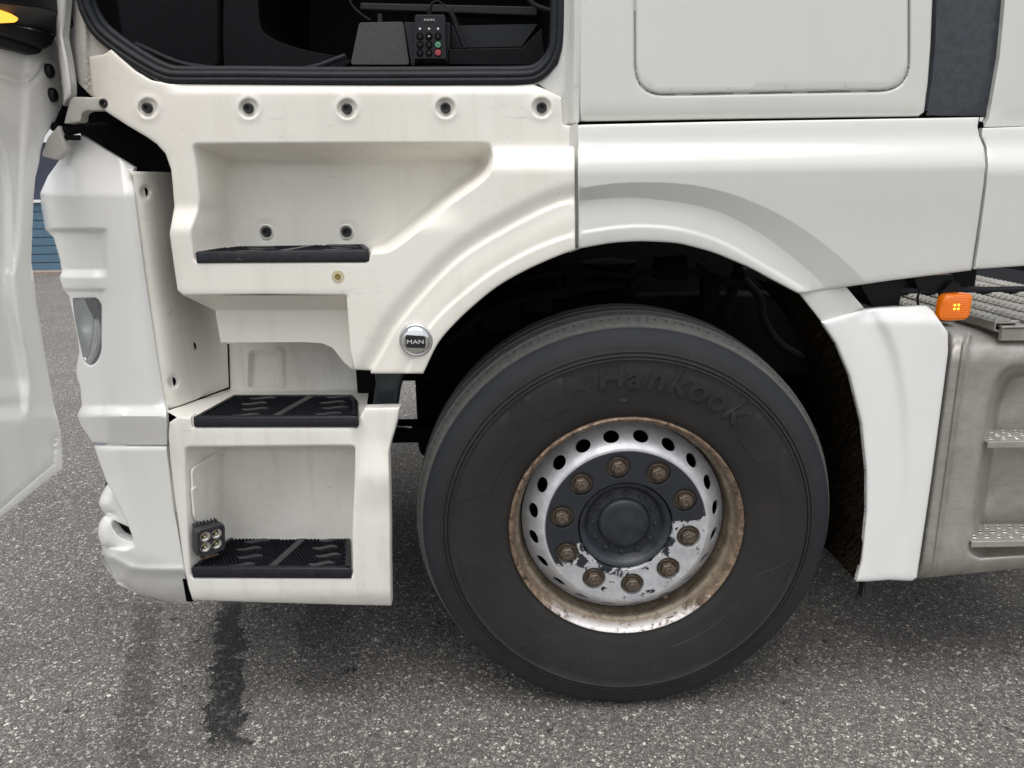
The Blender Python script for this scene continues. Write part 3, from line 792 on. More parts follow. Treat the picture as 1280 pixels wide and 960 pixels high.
# -- corner panel (front corner of the cab, with the lamp)
Dl = [(100,170),(90,172),(83,180),(76,198),(60,220),(50,242),(52,262),(56,286),(67,297),(75,325),(77,340),(74,347),(79,362),(86,370),(91,392),(97,420),(99,440),(95,462),(96,472),(100,482),(102,507),(96,520),(101,532),(115,553)]
Dout = Dl + [(160,556),(209,556),(208,513),(196,440),(180,330),(166,222),(168,209),(130,186),(103,169)]
lampo = rounded([(91,373),(121,372),(127,380),(127,440),(121,453),(113,458),(105,452),(99,425),(93,395)], [1,5,8,8,7,5,6,8,8], 4)
def dD(p):
    x, y = p[:,0], p[:,1]
    q = x - (48 + (y - 245) * .165); s = np.clip(1 - q / 62, 0, 1)
    d = .03 + .13 * (1 - np.sqrt(np.maximum(0, 1 - s * s)))
    m_ = 1 - ss(125, 136, x)
    d = d + .016 * m_ * ss(284.5, 291, y) * (1 - np.clip((y - 337) / 10, 0, 1)) + .007 * m_ * ss(360, 365, y)
    d = d + .0009 * np.maximum(0, 243 - y)
    d = d + .010 * ss(508, 522, y) * (1 - ss(119, 119.1, y)) - .018 * np.clip((y - 507) / 13, 0, 1) + .026 * np.clip((y - 521) / 35, 0, 1)
    d = d + .014 * ss(0, 1, (x - 150 - (y - 215) * .14) / 20) * (1 - ss(500, 515, y))   # rolls away to the seam
    return d
corner = panel('corner_panel', Dout, dD, M['corner'], truck, holes=[lampo], step=4, holethick=.03, extra=np.array([q for q in [(x, y) for y in (283,284.5,286,288,290,292,335,337,339,342,345,347,349,359,361,363,365,367,506,508,511,516,520,522,525) for x in np.arange(60, 208, 3.0)] if inside(np.array([q]), Dout)[0] and dist_poly(np.array([q]), Dout)[0] > 3.5 and dist_poly(np.array([q]), lampo)[0] > 3.5 and not inside(np.array([q]), lampo)[0]]), label='white corner panel around the indicator lamp')
# corner lamp
def dL(p): 
    return dD(p) + .008
lens = None
bm = bmesh.new(); fill(bm, densify(offset(lampo, -.5), 3), [], fmap(P, lambda p: dD(p) + .022 + .020 * np.sin((p[:,0]-92)/34*3.1) + .012 * np.sin((p[:,1]-372)/86*9)), 3)
lampr = finish(bm, 'corner_lamp', M['refl'], truck, 60, label='clear corner indicator lamp, unlit')
bm = bmesh.new(); fill(bm, densify(offset(lampo, -.5), 3), [], fmap(P, lambda p: dD(p) + .004), 3)
e1 = fmap(P, lambda p: dD(p) + .004)(np.array(densify(offset(lampo, -.5), 3))); strip(bm, e1, [v + Vector((0,.004,0)) for v in e1])
finish(bm, 'lamp_lens', M['lens'], lampr, 60)
bm = bmesh.new(); tube(bm, [P(x, y, float(dD(np.array([(x, y)], float))[0]) + .018) for x, y in spline([(122,398),(121,420),(117,440),(112,450),(107,446)], 4)], .0085, 10); finish(bm, 'light_guide', M['led'], lampr)
bm = bmesh.new(); prism(bm, [P(x, y, float(dD(np.array([(x, y)], float))[0]) + .02) for x, y in ((108,374),(124,374),(125,394),(119,398),(114,388))], (0,.01,0)); finish(bm, 'lamp_housing', M['black'], lampr)

# -- lower bumper corner
El = [(117,557),(125,580),(133,602),(141,617),(150,634),(158,651),(165,669),(168,683),(158,688),(140,686),(127,680),(127,700),(147,730),(173,743),(207,753)]
Eout = El + [(238,755),(236,742),(229,700),(222,660),(217,635),(213,600),(208,558)]
def dE(p):
    x, y = p[:,0], p[:,1]
    Els = [(110,557),(117,600),(121,640),(124,675),(130,700),(147,728),(173,743),(207,753),(238,758)]
    q = dist_poly(p, Els, False); s = np.clip(1 - q / 55, 0, 1)
    d = .03 + .12 * (1 - np.sqrt(np.maximum(0, 1 - s * s)))
    crease = spline([(126,690),(150,702),(172,711),(228,712)], 5)
    sc_ = side_of(p, crease); d = d + .016 * ss(-3, 14, sc_) - .006 * np.exp(-(sc_ / 4) ** 2)
    d += .006 * (1 - ss(557, 562, y))
    return d
exb = [q for q in along(spline([(126,690),(150,702),(172,711),(228,712)], 5), (-5,-3,-1,1,3,6,9,12), 3)]
exb = np.array(exb); exb = exb[inside(exb, Eout) & (dist_poly(exb, Eout) > 3.5)]
bumper = panel('bumper_corner', Eout, dE, M['corner'], truck, step=3.5, extra=exb, thick=.03, label='white lower bumper corner beside two dark slots')
def fin(poly, left, d0):
    def df(p):
        q = dist_poly(p, left, False); t = np.clip(1 - q / 16, 0, 1); return d0 + .05 * (1 - np.sqrt(np.maximum(0, 1 - t * t)))
    panel('bumper_fin', poly, df, M['corner'], bumper, step=2.5, thick=.03, edge=2)
fin(rounded([(135,604),(127,616),(123,629),(127,639),(136,646),(148,653),(164,660),(160,648),(152,636),(145,622)], 3, 4), spline([(135,600),(127,616),(122,629),(127,641),(136,648)], 4), .075)
fin(rounded([(129,645),(123,655),(122,668),(126,680),(140,688),(156,689),(170,686),(168,677),(157,675),(149,671),(142,662),(138,652)], 3, 4), spline([(129,643),(122,656),(121,670),(126,684),(140,692)], 4), .070)
bm = bmesh.new(); prism(bm, [P(x, y, .115) for x, y in ((133,600),(130,615),(134,640),(140,655),(150,682),(175,684),(172,665),(160,645),(148,618))], (0, .01, 0)); finish(bm, 'slot_insert', M['rubber'], bumper, 30)
# black gap strip between bumper and housing
bm = bmesh.new(); prism(bm, [P(x, y, .055) for x, y in ((206,556),(214,556),(222,640),(232,700),(241,752),(233,752),(224,700),(214,640))], (0, .02, 0)); finish(bm, 'joint_gap', M['dark'], bumper, 0)
bm = bmesh.new(); prism(bm, [P(x, y, .042) for x, y in ((213,562),(219,566),(225,610),(224,634),(220,640),(216,610))], (0, .01, 0)); finish(bm, 'joint_bracket', M['pillar'], bumper, 30)

# -- rear fairing over the arch
O2 = spline([(700,240),(727,235),(770,229),(813,228),(855,230),(895,237),(935,250),(972,267),(1005,287),(1035,309),(1062,332),(1090,360)], 3)
O1 = spline([(700,256),(727,251),(790,247),(854,254),(890,262),(925,277),(960,298),(990,321),(1015,342),(1040,368)], 3)
K1 = spline([(700,296),(727,290),(790,282),(850,286),(904,303),(954,331),(990,352),(1020,372)], 3)
K0 = spline([(723,311),(760,304.5),(790,302),(813,302),(845,304),(872,310),(895,317),(917,326),(940,336),(960,347),(998,367)], 3)
def dFr(p):
    x, y = p[:,0], p[:,1]; yt = 154 - (x - 722) * .014
    h = y - yt
    d = .014 * (1 - np.clip(h / 44, 0, 1)) + .024 * (1 - ss(20, 62, h)) - .003
    d = d + .004 * ss(60, 160, h)
    s2 = side_of(p, O2); s1 = side_of(p, O1); sk = side_of(p, K1)
    band = np.clip(s2 / np.maximum(4, s2 - s1 + 1e-6), 0, 1)
    d = d + .017 * band - .008 * ss(0, 45, s1)
    d = d - .004 * ss(-2.5, 3, sk)
    return d
Fo = [(722,156),(900,152),(1050,149.5),(1224,146.5),(1222,158),(1224,170),(1230,184),(1232,206),(1229,235),(1222,285),(1214,338)] + list(reversed(K0))
Fo = Fo[:11] + [(1110,351)] + list(reversed(K0))
xs = []
for cur in (O2, O1, K1): xs += along(cur, (-4, -2.5, -1, 0, 1, 2.5, 4))
xs = np.array(xs); fo_ = densify(Fo, 6); xs = xs[inside(xs, fo_) & (dist_poly(xs, fo_) > 4)]
fairing = panel('arch_fairing', Fo, dFr, M['white'], truck, step=6, extra=xs, thick=.03, edge=3, er=.004, label='long white fairing above the rear half of the wheel arch')
# next fairing
def dF2(p):
    x, y = p[:,0], p[:,1]; h = y - 158; return .014 * (1 - np.clip(h / 40, 0, 1)) + .024 * (1 - ss(18, 56, h)) - .003
panel('rear_fairing', [(1228,160),(1330,157),(1420,155),(1420,318),(1300,331),(1218,336.5),(1224,300),(1232,238),(1235,206),(1233,184),(1227,170)], dF2, M['white'], truck, step=7, thick=.03, label='white side fairing at the right edge')
bm = bmesh.new(); prism(bm, [P(x, y, .05) for x, y in ((1216,152),(1229,152),(1237,210),(1224,332),(1206,334),(1222,210))], (0,.02,0)); finish(bm, 'joint_gap', M['dark'], fairing, 0)
bm = bmesh.new(); prism(bm, [P(x, y, .075) for x, y in ((723,142),(1225,138),(1224,168),(723,170))], (0,.02,0)); finish(bm, 'joint_gap', M['dark'], fairing, 0)
bm = bmesh.new(); prism(bm, [P(x, y, .035) for x, y in ((712,156),(727,156),(727,310),(712,316))], (0,.02,0)); finish(bm, 'joint_gap', M['pillar'], fairing, 0)

# -- cab side wall with hatch
hat = rounded([(793,-140),(1136,-140),(1136,113),(794,119)], [10,10,38,38], 10)
def dS(p):
    x, y = p[:,0], p[:,1]; q = dist_poly(p, hat); ins = inside(p, hat)
    d = .058 + .012 * np.exp(-(q / 1.35) ** 2) - .0015 * np.where(ins, ss(1, 5, q), 0)
    d = d + .030 * (1 - ss(716, 728, x))
    d = d + .006 * ss(136, 151, y) + .012 * ss(1130, 1165, x) * 0
    return d
ex = []
ex = along(hat + hat[:1], (-5,-3,-1.8,-.9,0,.9,1.8,3,5), 2.5)
ex = [e for e in ex if e[1] > -110]
SO = [(720,-120),(1170,-120),(1163,60),(1160,100),(1155,140),(1148,145.5),(900,149),(724,152),(721,140)]
side = panel('cab_side_wall', SO, dS, M['white'], truck, step=8, extra=ex, thick=.02, edge=5, er=.006, label='white cab side wall with flush locker hatch')
panel('anthracite_strip', [(1174,-120),(1262,-120),(1250,30),(1246,72),(1233,146),(1157,145),(1164,100),(1168,60)], .074, M['strip'], truck, step=20, thick=.02, label='dark vertical strip between cab and fairing')
panel('side_deflector', [(1266,-120),(1430,-120),(1430,152),(1240,159),(1229,159),(1236,147),(1249,72),(1253,30)], .06, M['white'], truck, step=20, thick=.02)
# B pillar channel
def dPi(p):
    x, y = p[:,0], p[:,1]
    return .054 + .016 * np.exp(-((x - 712) / 5.0) ** 2) + .008 * ss(718, 724, x)
panel('pillar_channel', [(697,-120),(729,-120),(726,60),(724,153),(704,158),(702,122),(684,113),(670,103),(684,95),(697,80),(702,60),(702,20)], dPi, M['white'], truck, step=5, thick=.02, extra=[(x, y) for x in (705,707.5,710,712.5,715,717.5,720) for y in np.arange(-115, 148, 3.5)])

# -- door seal and aperture
seal_px = spline([(92,-120),(99,-60),(105,0),(112,24),(124,44),(142,60),(165,76),(190,91),(206,98),(225,101),(300,101),(400,102),(500,102),(600,101.5),(655,101),(672,97),(684,86),(692,70),(695,50),(696,0),(697,-120)], 5)
bm = bmesh.new(); prof = [(-.004,-.014),(.006,-.013),(.011,-.007),(.012,-.002),(.009,.002),(.013,.006),(.012,.012),(.004,.016),(-.006,.016)]
tube(bm, [P(x, y - 5, .055) for x, y in seal_px], 1, prof=prof); finish(bm, 'door_seal', M['rubber'], truck, 60)
bm = bmesh.new(); tube(bm, [P(x + (640-x)*.012 , y - 13, .075) for x, y in seal_px], .010, 8); finish(bm, 'inner_seal', M['rubber'], truck, 60)
# light flange outside the seal
bm = bmesh.new()
A_ = [P(x + (4 if x > 600 else -2) * (1 if x > 660 or x < 130 else .2), y + 6, .052) for x, y in seal_px]; B_ = [P(x, y - 2, .062) for x, y in seal_px]
strip(bm, A_, B_, False); finish(bm, 'door_frame', M['white'], truck, 60)
# -- A pillar area
def dAp(p):
    x, y = p[:,0], p[:,1]
    return .055 + .04 * (1 - ss(86, 104, x - np.maximum(0, y - 60) * .1)) + .01 * ss(108, 112, x)
panel('hinge_pillar', [(85,-120),(104,-120),(106,0),(113,26),(126,46),(142,63),(134,72),(114,76),(120,120),(128,132),(112,118),(104,110),(98,104),(96,98),(88,92),(84,70),(80,40),(80,0)], dAp, M['pillar'], truck, step=4, thick=.02, label='dirty front door pillar')
panel('hinge_bracket', rounded([(80,155),(88,124),(93,121),(128,122),(134,128),(133,137),(124,138),(108,138),(102,142),(101,152)], 3, 3), .045, M['pillar'], truck, step=5, thick=.03)
panel('hinge_arm', rounded([(60,172),(74,156),(80,176),(84,188),(70,200),(52,195)], 3, 3), .04, M['pillar'], truck, step=5, thick=.02)
inst('screw', SM, P(128.5, 129, .034), truck, 1.2)
bm = bmesh.new(); tube(bm, [P(66,158,.06), P(85,164,.06), P(104,160,.07)], .010, 8); tube(bm, [P(74,172,.05), P(100,172,.06)], .006, 8); finish(bm, 'door_hinge', M['under'], truck)

# -- interior of the cab
zf = P(400, 98, .06).z - .012
bm = bmesh.new(); box(bm, (-.98, .17, zf - .05), (.12, 1.9, zf)); finish(bm, 'cab_floor', M['cabin'], truck, 0)
bm = bmesh.new(); box(bm, (-1.05, 1.9, zf), (.2, 1.95, 3.0)); box(bm, (.125, .09, zf - .05), (.16, 1.9, 3.0)); box(bm, (-1.3, .3, zf - .05), (-1.25, 1.9, 3.0)); box(bm, (-1.3, .10, 2.9), (.2, 1.95, 3.0)); finish(bm, 'cab_inner_wall', M['cabin'], truck, 0)
# sill step trim
bm = bmesh.new(); prism(bm, [P(x, y, .085) for x, y in ((230,96),(660,95),(676,88),(684,72),(675,76),(660,82),(440,84),(300,92),(230,93))], (0,.05,0)); finish(bm, 'sill_trim', M['cabin2'], truck, 30)
# seat base and side bolster at the front
bm = bmesh.new(); prism(bm, [P(x, y, .40) for x, y in rounded([(128,-80),(276,-80),(277,85),(255,92),(215,80),(150,58)], 14, 5)], (0,.5,0)); finish(bm, 'dashboard_side', M['cabin'], truck, 40, bevel=.02)
bm = bmesh.new(); prism(bm, [P(x, y, .30) for x, y in spline([(322,-60),(324,20),(335,45),(380,62),(430,72),(436,80),(400,88),(300,90),(280,86),(280,-60)], 4)], (0,.5,0)); finish(bm, 'seat_base', M['cabin'], truck, 40, bevel=.01)
bm = bmesh.new(); tube(bm, [P(x, y, .14) for x, y in spline([(170,55),(230,80),(300,87),(380,86),(432,70)], 6)], .006, 8); finish(bm, 'floor_mat_edge', M['cabin2'], truck)
# console, tray and rail
bm = bmesh.new(); prism(bm, [P(x, y, .20) for x, y in rounded([(449,28),(504,27),(512,81),(438,81)], 4, 3)], (0,.16,0)); cons = finish(bm, 'seat_console', M['trim'], truck, 40, bevel=.004)
bm = bmesh.new(); prism(bm, [P(x, y, .19) for x, y in ((505,27),(519,28),(519,82),(514,82))], (0,.1,0)); finish(bm, 'remote_holder', M['cabin2'], truck, 30, bevel=.002); bm = bmesh.new(); prism(bm, [P(x, y, .19) for x, y in ((557,28),(563,28),(562,78),(557,80))], (0,.1,0)); finish(bm, 'remote_holder', M['cabin2'], truck, 30, bevel=.002)
bm = bmesh.new(); prism(bm, [P(x, y, .24) for x, y in ((562,32),(672,30),(652,58),(562,60))], (0,.03,0)); finish(bm, 'tray_back', M['cabin2'], truck, 30)
bm = bmesh.new(); prism(bm, [P(x, y, .185) for x, y in ((560,61),(653,59),(678,34),(682,78),(660,82),(560,81))], (0,.02,0)); finish(bm, 'tray_front', M['cabin'], truck, 30, bevel=.003)
bm = bmesh.new(); prism(bm, [P(x, y, .26) for x, y in ((450,3),(672,8),(672,20),(450,12))], (0,.05,0)); finish(bm, 'seat_rail', M['cabin2'], truck, 30, bevel=.004)
bm = bmesh.new(); tube(bm, [P(x, y, .25) for x, y in spline([(434,-10),(440,6),(452,18),(463,25)], 5)], .0022, 6); finish(bm, 'seat_cable', M['cabin2'], truck); bm = bmesh.new(); tube(bm, [P(x, y, .22) for x, y in spline([(655,-10),(668,6),(690,14)], 5)], .006, 8); finish(bm, 'seat_cable', M['cabin2'], truck)
bm = bmesh.new(); box(bm, (P(472,20,.22).x, P(472,20,.22).y, P(472,28,.22).z), (P(477,20,.22).x, P(472,20,.22).y + .02, P(472,17,.22).z)); finish(bm, 'lever', M['cabin2'], truck, 0)

# remote control with coiled cable (hangs in its holder: a thing of its own)
rc0 = P(538, 80, .17)
rem = thing('remote_control', 'black handheld remote with nine round buttons hanging in its holder inside the cab', 'remote control', rc0)
s_ = (P(558, 48, .17).x - P(518, 48, .17).x)
def RP(px, py, dd=0): return P(px, py, .17 - dd)
bm = bmesh.new(); prism(bm, [RP(x, y) for x, y in rounded([(518.5,18),(556.5,18),(558,75),(555,79),(520,79),(517,75)], 3, 3)], (0,.022,0)); body = finish(bm, 'body', M['cabin2'], rem, 30, bevel=.0025)
bm = bmesh.new(); prism(bm, [RP(x, y, .0005) for x, y in ((518,73),(557,73),(555,79.5),(520,79.5))], (0,.02,0)); finish(bm, 'base_cap', M['dark'], rem, 30, bevel=.001)
cols = [525, 536.3, 547.6]
for j, yy in enumerate((45.5, 56, 66)):
    for i, xx in enumerate(cols):
        mt = M['green'] if (i == 2 and j == 1) else M['red'] if (i == 2 and j == 2) else M['cabin']
        bm = bmesh.new(); lathe(bm, [(0,-.0022),(.0062,-.002),(.0072,-.0005),(.0072,.003)], 16)
        o = finish(bm, 'button', mt, rem, 50, label=('green' if mt is M['green'] else 'red' if mt is M['red'] else 'black') + ' round button'); o.location = RP(xx, yy, .001)
        bm = bmesh.new(); lathe(bm, [(.0073,.0004),(.0076,-.0007),(.0084,-.0007),(.0087,.001)], 18); o2 = finish(bm, 'button_ring', M['dark'], rem); o2.location = RP(xx, yy, .0)
        if mt is M['cabin'] or mt is M['green'] or mt is M['red']:
            bm = bmesh.new(); box(bm, (-.0022,-.0028,-.0012), (.0022,-.002,.0012)) if (i + j) % 2 else box(bm, (-.0008,-.0028,-.0024), (.0012,-.002,.0024))
            o3 = finish(bm, 'button_symbol', M['trim'] if (i, j) != (1, 0) else M['white_mark'], rem, 0); o3.location = RP(xx, yy, .001)
for xx in cols:
    bm = bmesh.new(); lathe(bm, [(0,-.0014),(.0026,-.001),(.003,.001)], 12); o = finish(bm, 'indicator_light', M['white_mark'], rem); o.location = RP(xx, 36, .0005)
bm = bmesh.new(); ctr = RP(536.5, 25, .001); text_bm(bm, 'MAN', .0085, lambda x, y, z: ctr + Vector((x * 1.3, -z, y * .8)), .0004); finish(bm, 'lettering', M['white_mark'], rem, 0)
bm = bmesh.new(); tube(bm, [RP(537,19,-.01), RP(537,13,-.01), RP(538,8,-.01), RP(541,3,-.012), RP(548,1,-.015)], [.006,.006,.0035,.003,.003], 8); finish(bm, 'cable_boot', M['cabin'], rem)
bm = bmesh.new(); path = []
base = [RP(x, y, -.02) for x, y in spline([(548,1),(560,10),(566,20),(571,34),(576,46),(581,60)], 20)]
for i, p in enumerate(base):
    t = (base[min(i+1, len(base)-1)] - base[max(0, i-1)]).normalized(); n1 = Vector((0,1,0)); n2 = t.cross(n1)
    if i < 25: path.append(p)
    else:
        for k in range(4):
            a = (i * 4 + k) * .33 * 1.05 * math.pi / 2; path.append(p.lerp(base[min(i+1, len(base)-1)], k/4) + n1 * (.0055 * math.cos(a)) + n2 * (.0055 * math.sin(a)))
tube(bm, path, .0016, 6); finish(bm, 'coiled_cable', M['cabin2'], rem)

# -- dark wheel house, liner and underbody
def dark_box(name, lo, hi, mat='under', bev=.01):
    bm = bmesh.new(); box(bm, lo, hi); return finish(bm, name, M[mat], truck, 0, bevel=bev)
dark_box('cab_underside', (-1.05, .24, zf - .30), (.16, 1.9, zf - .06))
dark_box('engine_block', (-.75, .72, .80), (1.5, 1.75, zf - .31))
dark_box('chassis_rail', (-1.0, .60, .80), (4.0, .68, 1.06))
dark_box('chassis_rail', (-1.0, 1.62, .80), (4.0, 1.70, 1.06))
dark_box('front_axle', (.20, .35, .42), (.34, 2.1, .56), bev=.03)
dark_box('leaf_spring', (-.5, .58, .60), (.95, .66, .66))
dark_box('engine_sump', (-.35, .9, .42), (.15, 1.5, .80), bev=.04)
dark_box('gearbox', (.4, .85, .50), (1.6, 1.5, .80), bev=.05)
dark_box('front_crossmember', (-1.02, .45, .34), (-.88, 2.2, .80))
dark_box('rear_wall', (.9, .62, 1.06), (1.0, 1.7, 1.6))
dark_box('far_skirt_light_block', (-1.05, 2.42, .34), (4.5, 2.46, 1.3))  # far flank, added to block light from under the truck
dark_box('bumper_light_block', (-1.10, .30, .30), (-1.04, 2.40, 1.25))  # hidden box behind the bumper, added to shut out light from the front
dark_box('underbody_light_block', (1.05, .72, .36), (2.2, 2.3, .95))  # box added to close off light below the chassis
M['under2'] = plain('underbody_dusty', (.009,.009,.010), .8, nscale=30); M['under2'].node_tree.nodes['Principled BSDF'].inputs['Specular IOR Level'].default_value = .15
def upart(name, fn):
    bm = bmesh.new(); fn(bm); return finish(bm, name, M['under2'], truck, 40)
def at_(px, py, d): return P(px, py, d)
for (a, b, r_) in (((585,420),(600,330),.02),((700,365),(690,318),.014),((905,400),(925,330),.016)):
    upart('mounting_post', lambda bm: tube(bm, [at_(*a, .5), at_(*b, .5)], r_, 10))
for pts_, r_ in (([(560,430),(600,395),(660,372),(720,362),(780,356)], .011), ([(640,352),(700,340),(780,344),(850,338),(930,356)], .008), ([(930,350),(950,372),(955,400),(975,430),(1010,450)], .012), ([(870,330),(900,352),(940,362),(985,380)], .007)):
    upart('air_hose', lambda bm: tube(bm, [at_(x, y, .42) for x, y in spline(pts_, 6)], r_, 8))
for (x0_, y0_, x1_, y1_, d_) in ((602,385,650,415,.48),(655,372,690,392,.46),(705,342,742,366,.5),(820,322,860,350,.5),(930,335,958,362,.46),(880,345,900,392,.5)):
    def fn_(bm):
        prism(bm, [at_(x0_, y0_, d_), at_(x1_, y0_ - 2, d_), at_(x1_, y1_, d_), at_(x0_, y1_, d_)], (0, .06, 0))
    o_ = upart('bracket_plate', fn_); bv_ = o_.modifiers.new('bevel', 'BEVEL'); bv_.width = .006; bv_.segments = 2
upart('air_bellows', lambda bm: (lathe(bm, [(0,0)] + [(.075 + .012 * math.sin(k * 1.6), k * .012) for k in range(14)] + [(0,.17)], 24), bmesh.ops.transform(bm, matrix=Matrix.Translation(at_(760, 390, .62)) @ Matrix.Rotation(R(90), 4, 'X'), verts=bm.verts)))
# arch liner: opening edge swept inwards
edge_px = list(C0) + list(K0)
gi = [(998,367),(1027,403),(1045,430),(1062,470),(1077,530),(1083,590),(1083,640),(1076,700),(1071,726)]
bm = bmesh.new(); A_ = [P(x, y - 3, .026) for x, y in edge_px]
B_ = [Vector((p.x, .62, p.z + .015)) for p in A_]; strip(bm, A_, B_, False); finish(bm, 'arch_liner', M['under'], truck, 50)
gis = spline(gi, 6)
bm = bmesh.new(); A_ = [P(x - .5, y, .020) for x, y in gis]; mid = [Vector((p.x - .004, p.y + .14, p.z)) for p in A_]; B_ = [Vector((p.x - .012, p.y + .27, p.z)) for p in A_]
strip(bm, A_, mid, False); strip(bm, mid, B_, False); finish(bm, 'spray_liner', M['hair'], truck, 50)
# bristles on the liner
bm = bmesh.new(); rnd = random.Random(3)
for k in range(2600):
    s = rnd.random() ** .8; i = s * (len(A_) - 2); a = int(i); p = A_[a].lerp(A_[a + 1], i - a).lerp(B_[a], rnd.random())
    L_ = rnd.uniform(.012, .04); dirv = Vector((-rnd.uniform(.2, 1), rnd.uniform(-.4, .4), -rnd.uniform(.4, 1.4))).normalized() * L_
    wv = Vector((0, rnd.uniform(.0004, .0010), 0)); q = p + dirv * .5 + Vector((0, 0, rnd.uniform(0, .004)))
    v = [bm.verts.new(c) for c in (p - wv, p + wv, q + wv * .8, q - wv * .8)]; e = bm.verts.new(p + dirv); bm.faces.new(v); bm.faces.new((v[3], v[2], e))
for k in range(12):
    p = P(1076 + rnd.uniform(-3, 6), 726, .05 + rnd.random() * .1); tube(bm, [p, p + Vector((rnd.uniform(-.005,.005), 0, -.03)), p + Vector((rnd.uniform(-.012,.012), 0, -rnd.uniform(.035,.06)))], .0006, 4)
finish(bm, 'liner_bristles', M['fibre'], truck, 0, kind='stuff', doubles=0, recalc=False)
bm = bmesh.new(); q = P(1085, 728, .12); box(bm, (q.x - .012, q.y, q.z - .05), (q.x + .014, q.y + .02, q.z + .03)); finish(bm, 'flap_strap', M['strip'], truck, 0)
# curved black strut between the panels
bm = bmesh.new(); prism(bm, [P(x, y, .12) for x, y in ((466,455),(504,455),(503,472),(498,492),(493,525),(462,525),(466,500),(469,480))], (0,.06,0)); finish(bm, 'step_strut', M['strip'], truck, 40, bevel=.012)
bm = bmesh.new(); tube(bm, [P(470, 529, .5), P(515, 534, .5)], .004, 8); finish(bm, 'steering_rod', M['chrome'], truck)
dark_box('wheelhouse_wall', (-.42, .26, .78), (-.36, .80, 1.0))

# -- mudguard
Kc = spline([(1088,378),(1100,395),(1116,425),(1128,470),(1135,530),(1136,600),(1131,680),(1125,735)], 4)
gpo = [(1027,403),(1040,398),(1079,386),(1100,384),(1158,382),(1166,388),(1185,416),(1185,440),(1180,480),(1164,600),(1146,722),(1140,726),(1110,725),(1082,727),(1070,727)] + list(reversed(gis[14:]))[1:-1]
gpo = [(1027,403),(1040,399),(1079,387),(1100,385),(1158,382),(1166,388),(1185,416),(1185,440),(1180,480),(1164,600),(1146,722),(1140,726),(1110,725),(1082,727),(1070,727),(1077,700),(1083,640),(1083,590),(1077,530),(1062,470),(1045,430)]
def dG(p):
    x, y = p[:,0], p[:,1]; s = side_of(p, Kc)    # positive = left of the crease
    d = .006 + .010 * np.clip((s + 1) / 10, 0, 1) - .005 * ss(12, 50, s)
    d = d + .016 * np.maximum(0, np.minimum(1, (402 - y - (1079 - np.minimum(x, 1079)) * -.3) / 18)) * ss(1070, 1085, x)
    d = d + .00022 * np.maximum(0, x - 1150 + (y - 400) * .12)
    return d
mud = panel('mudguard', gpo, dG, M['guard'], truck, step=5, thick=.012, edge=4, er=.006, label='white mudguard behind the front wheel')
panel('mudguard_strap', [(998,366),(1057,358),(1080,385),(1040,400),(1027,403),(1012,384)], .022, M['white'], truck, step=6, thick=.03, edge=3)

# -- side marker lamp
mk = P(1193, 383.5, .03)
bm = bmesh.new(); w_ = .0365; hh = .0335; pr = rounded([(-w_,-hh),(w_,-hh*.95),(w_,hh*.9),(w_*.6,hh),(-w_,hh*.92)], .020, 7)
A_ = [mk + Vector((x * .80, -.0125, z * .80)) for x, z in pr]; A2 = [mk + Vector((x * .92, -.0105, z * .92)) for x, z in pr]; strip(bm, A_, A2); A3 = A_; A_ = A2; B_ = [mk + Vector((x, -.004, z)) for x, z in pr]; C_ = [mk + Vector((x, .014, z)) for x, z in pr]
strip(bm, A_, B_); strip(bm, B_, C_); bm.faces.new([bm.verts.new(v) for v in A3]); mark = finish(bm, 'side_marker_lamp', M['amber'], truck, 60, label='small amber side marker lamp, lit')
for dx, dz in ((-.0045,.005),(.0045,.0055),(-.0045,-.0045),(.0045,-.004)):
    bm = bmesh.new(); lathe(bm, [(0,-.0015),(.0028,-.001),(.0038,.001)], 12); o = finish(bm, 'led', M['amber_hot'], mark); o.location = mk + Vector((dx - .002, -.012, dz + .001))
bm = bmesh.new(); s1_ = rnd
for i in range(9):
    for j in range(9):
        x = (-.74 + i * .185) * w_; z = (-.72 + j * .18) * hh; q = mk + Vector((x * .9, -.0124, z * .9)); v = [bm.verts.new(q + Vector((a * .0026, 0, b * .0026))) for a, b in ((-1,0),(0,-1),(1,0),(0,1))]; t = bm.verts.new(q + Vector((0,-.0014,0)))
        for k in range(4): bm.faces.new((v[k], v[(k+1)%4], t))
finish(bm, 'lens_facets', M['amber'], mark, 0, kind='stuff', doubles=0)
bm = bmesh.new(); prism(bm, [mk + Vector((x, .014, z)) for x, z in ((-.03,-.02),(.01,-.02),(.015,.055),(-.005,.06),(-.03,.03))], (0,.01,0)); finish(bm, 'lamp_bracket', M['black'], mark, 30)
bm = bmesh.new(); prism(bm, [P(x, y, .06) for x, y in ((1141,345),(1192,343),(1190,368),(1148,362))], (0,.05,0)); prism(bm, [P(x, y, .09) for x, y in ((1072,350),(1133,348),(1124,382),(1090,384))], (0,.1,0)); finish(bm, 'fairing_bracket', M['black'], truck, 30, bevel=.003)
bm = bmesh.new(); tube(bm, [P(x, y, .07) for x, y in spline([(1150,363),(1147,373),(1150,384),(1165,388)], 5)], .003, 6); finish(bm, 'lamp_cable', M['black'], truck)
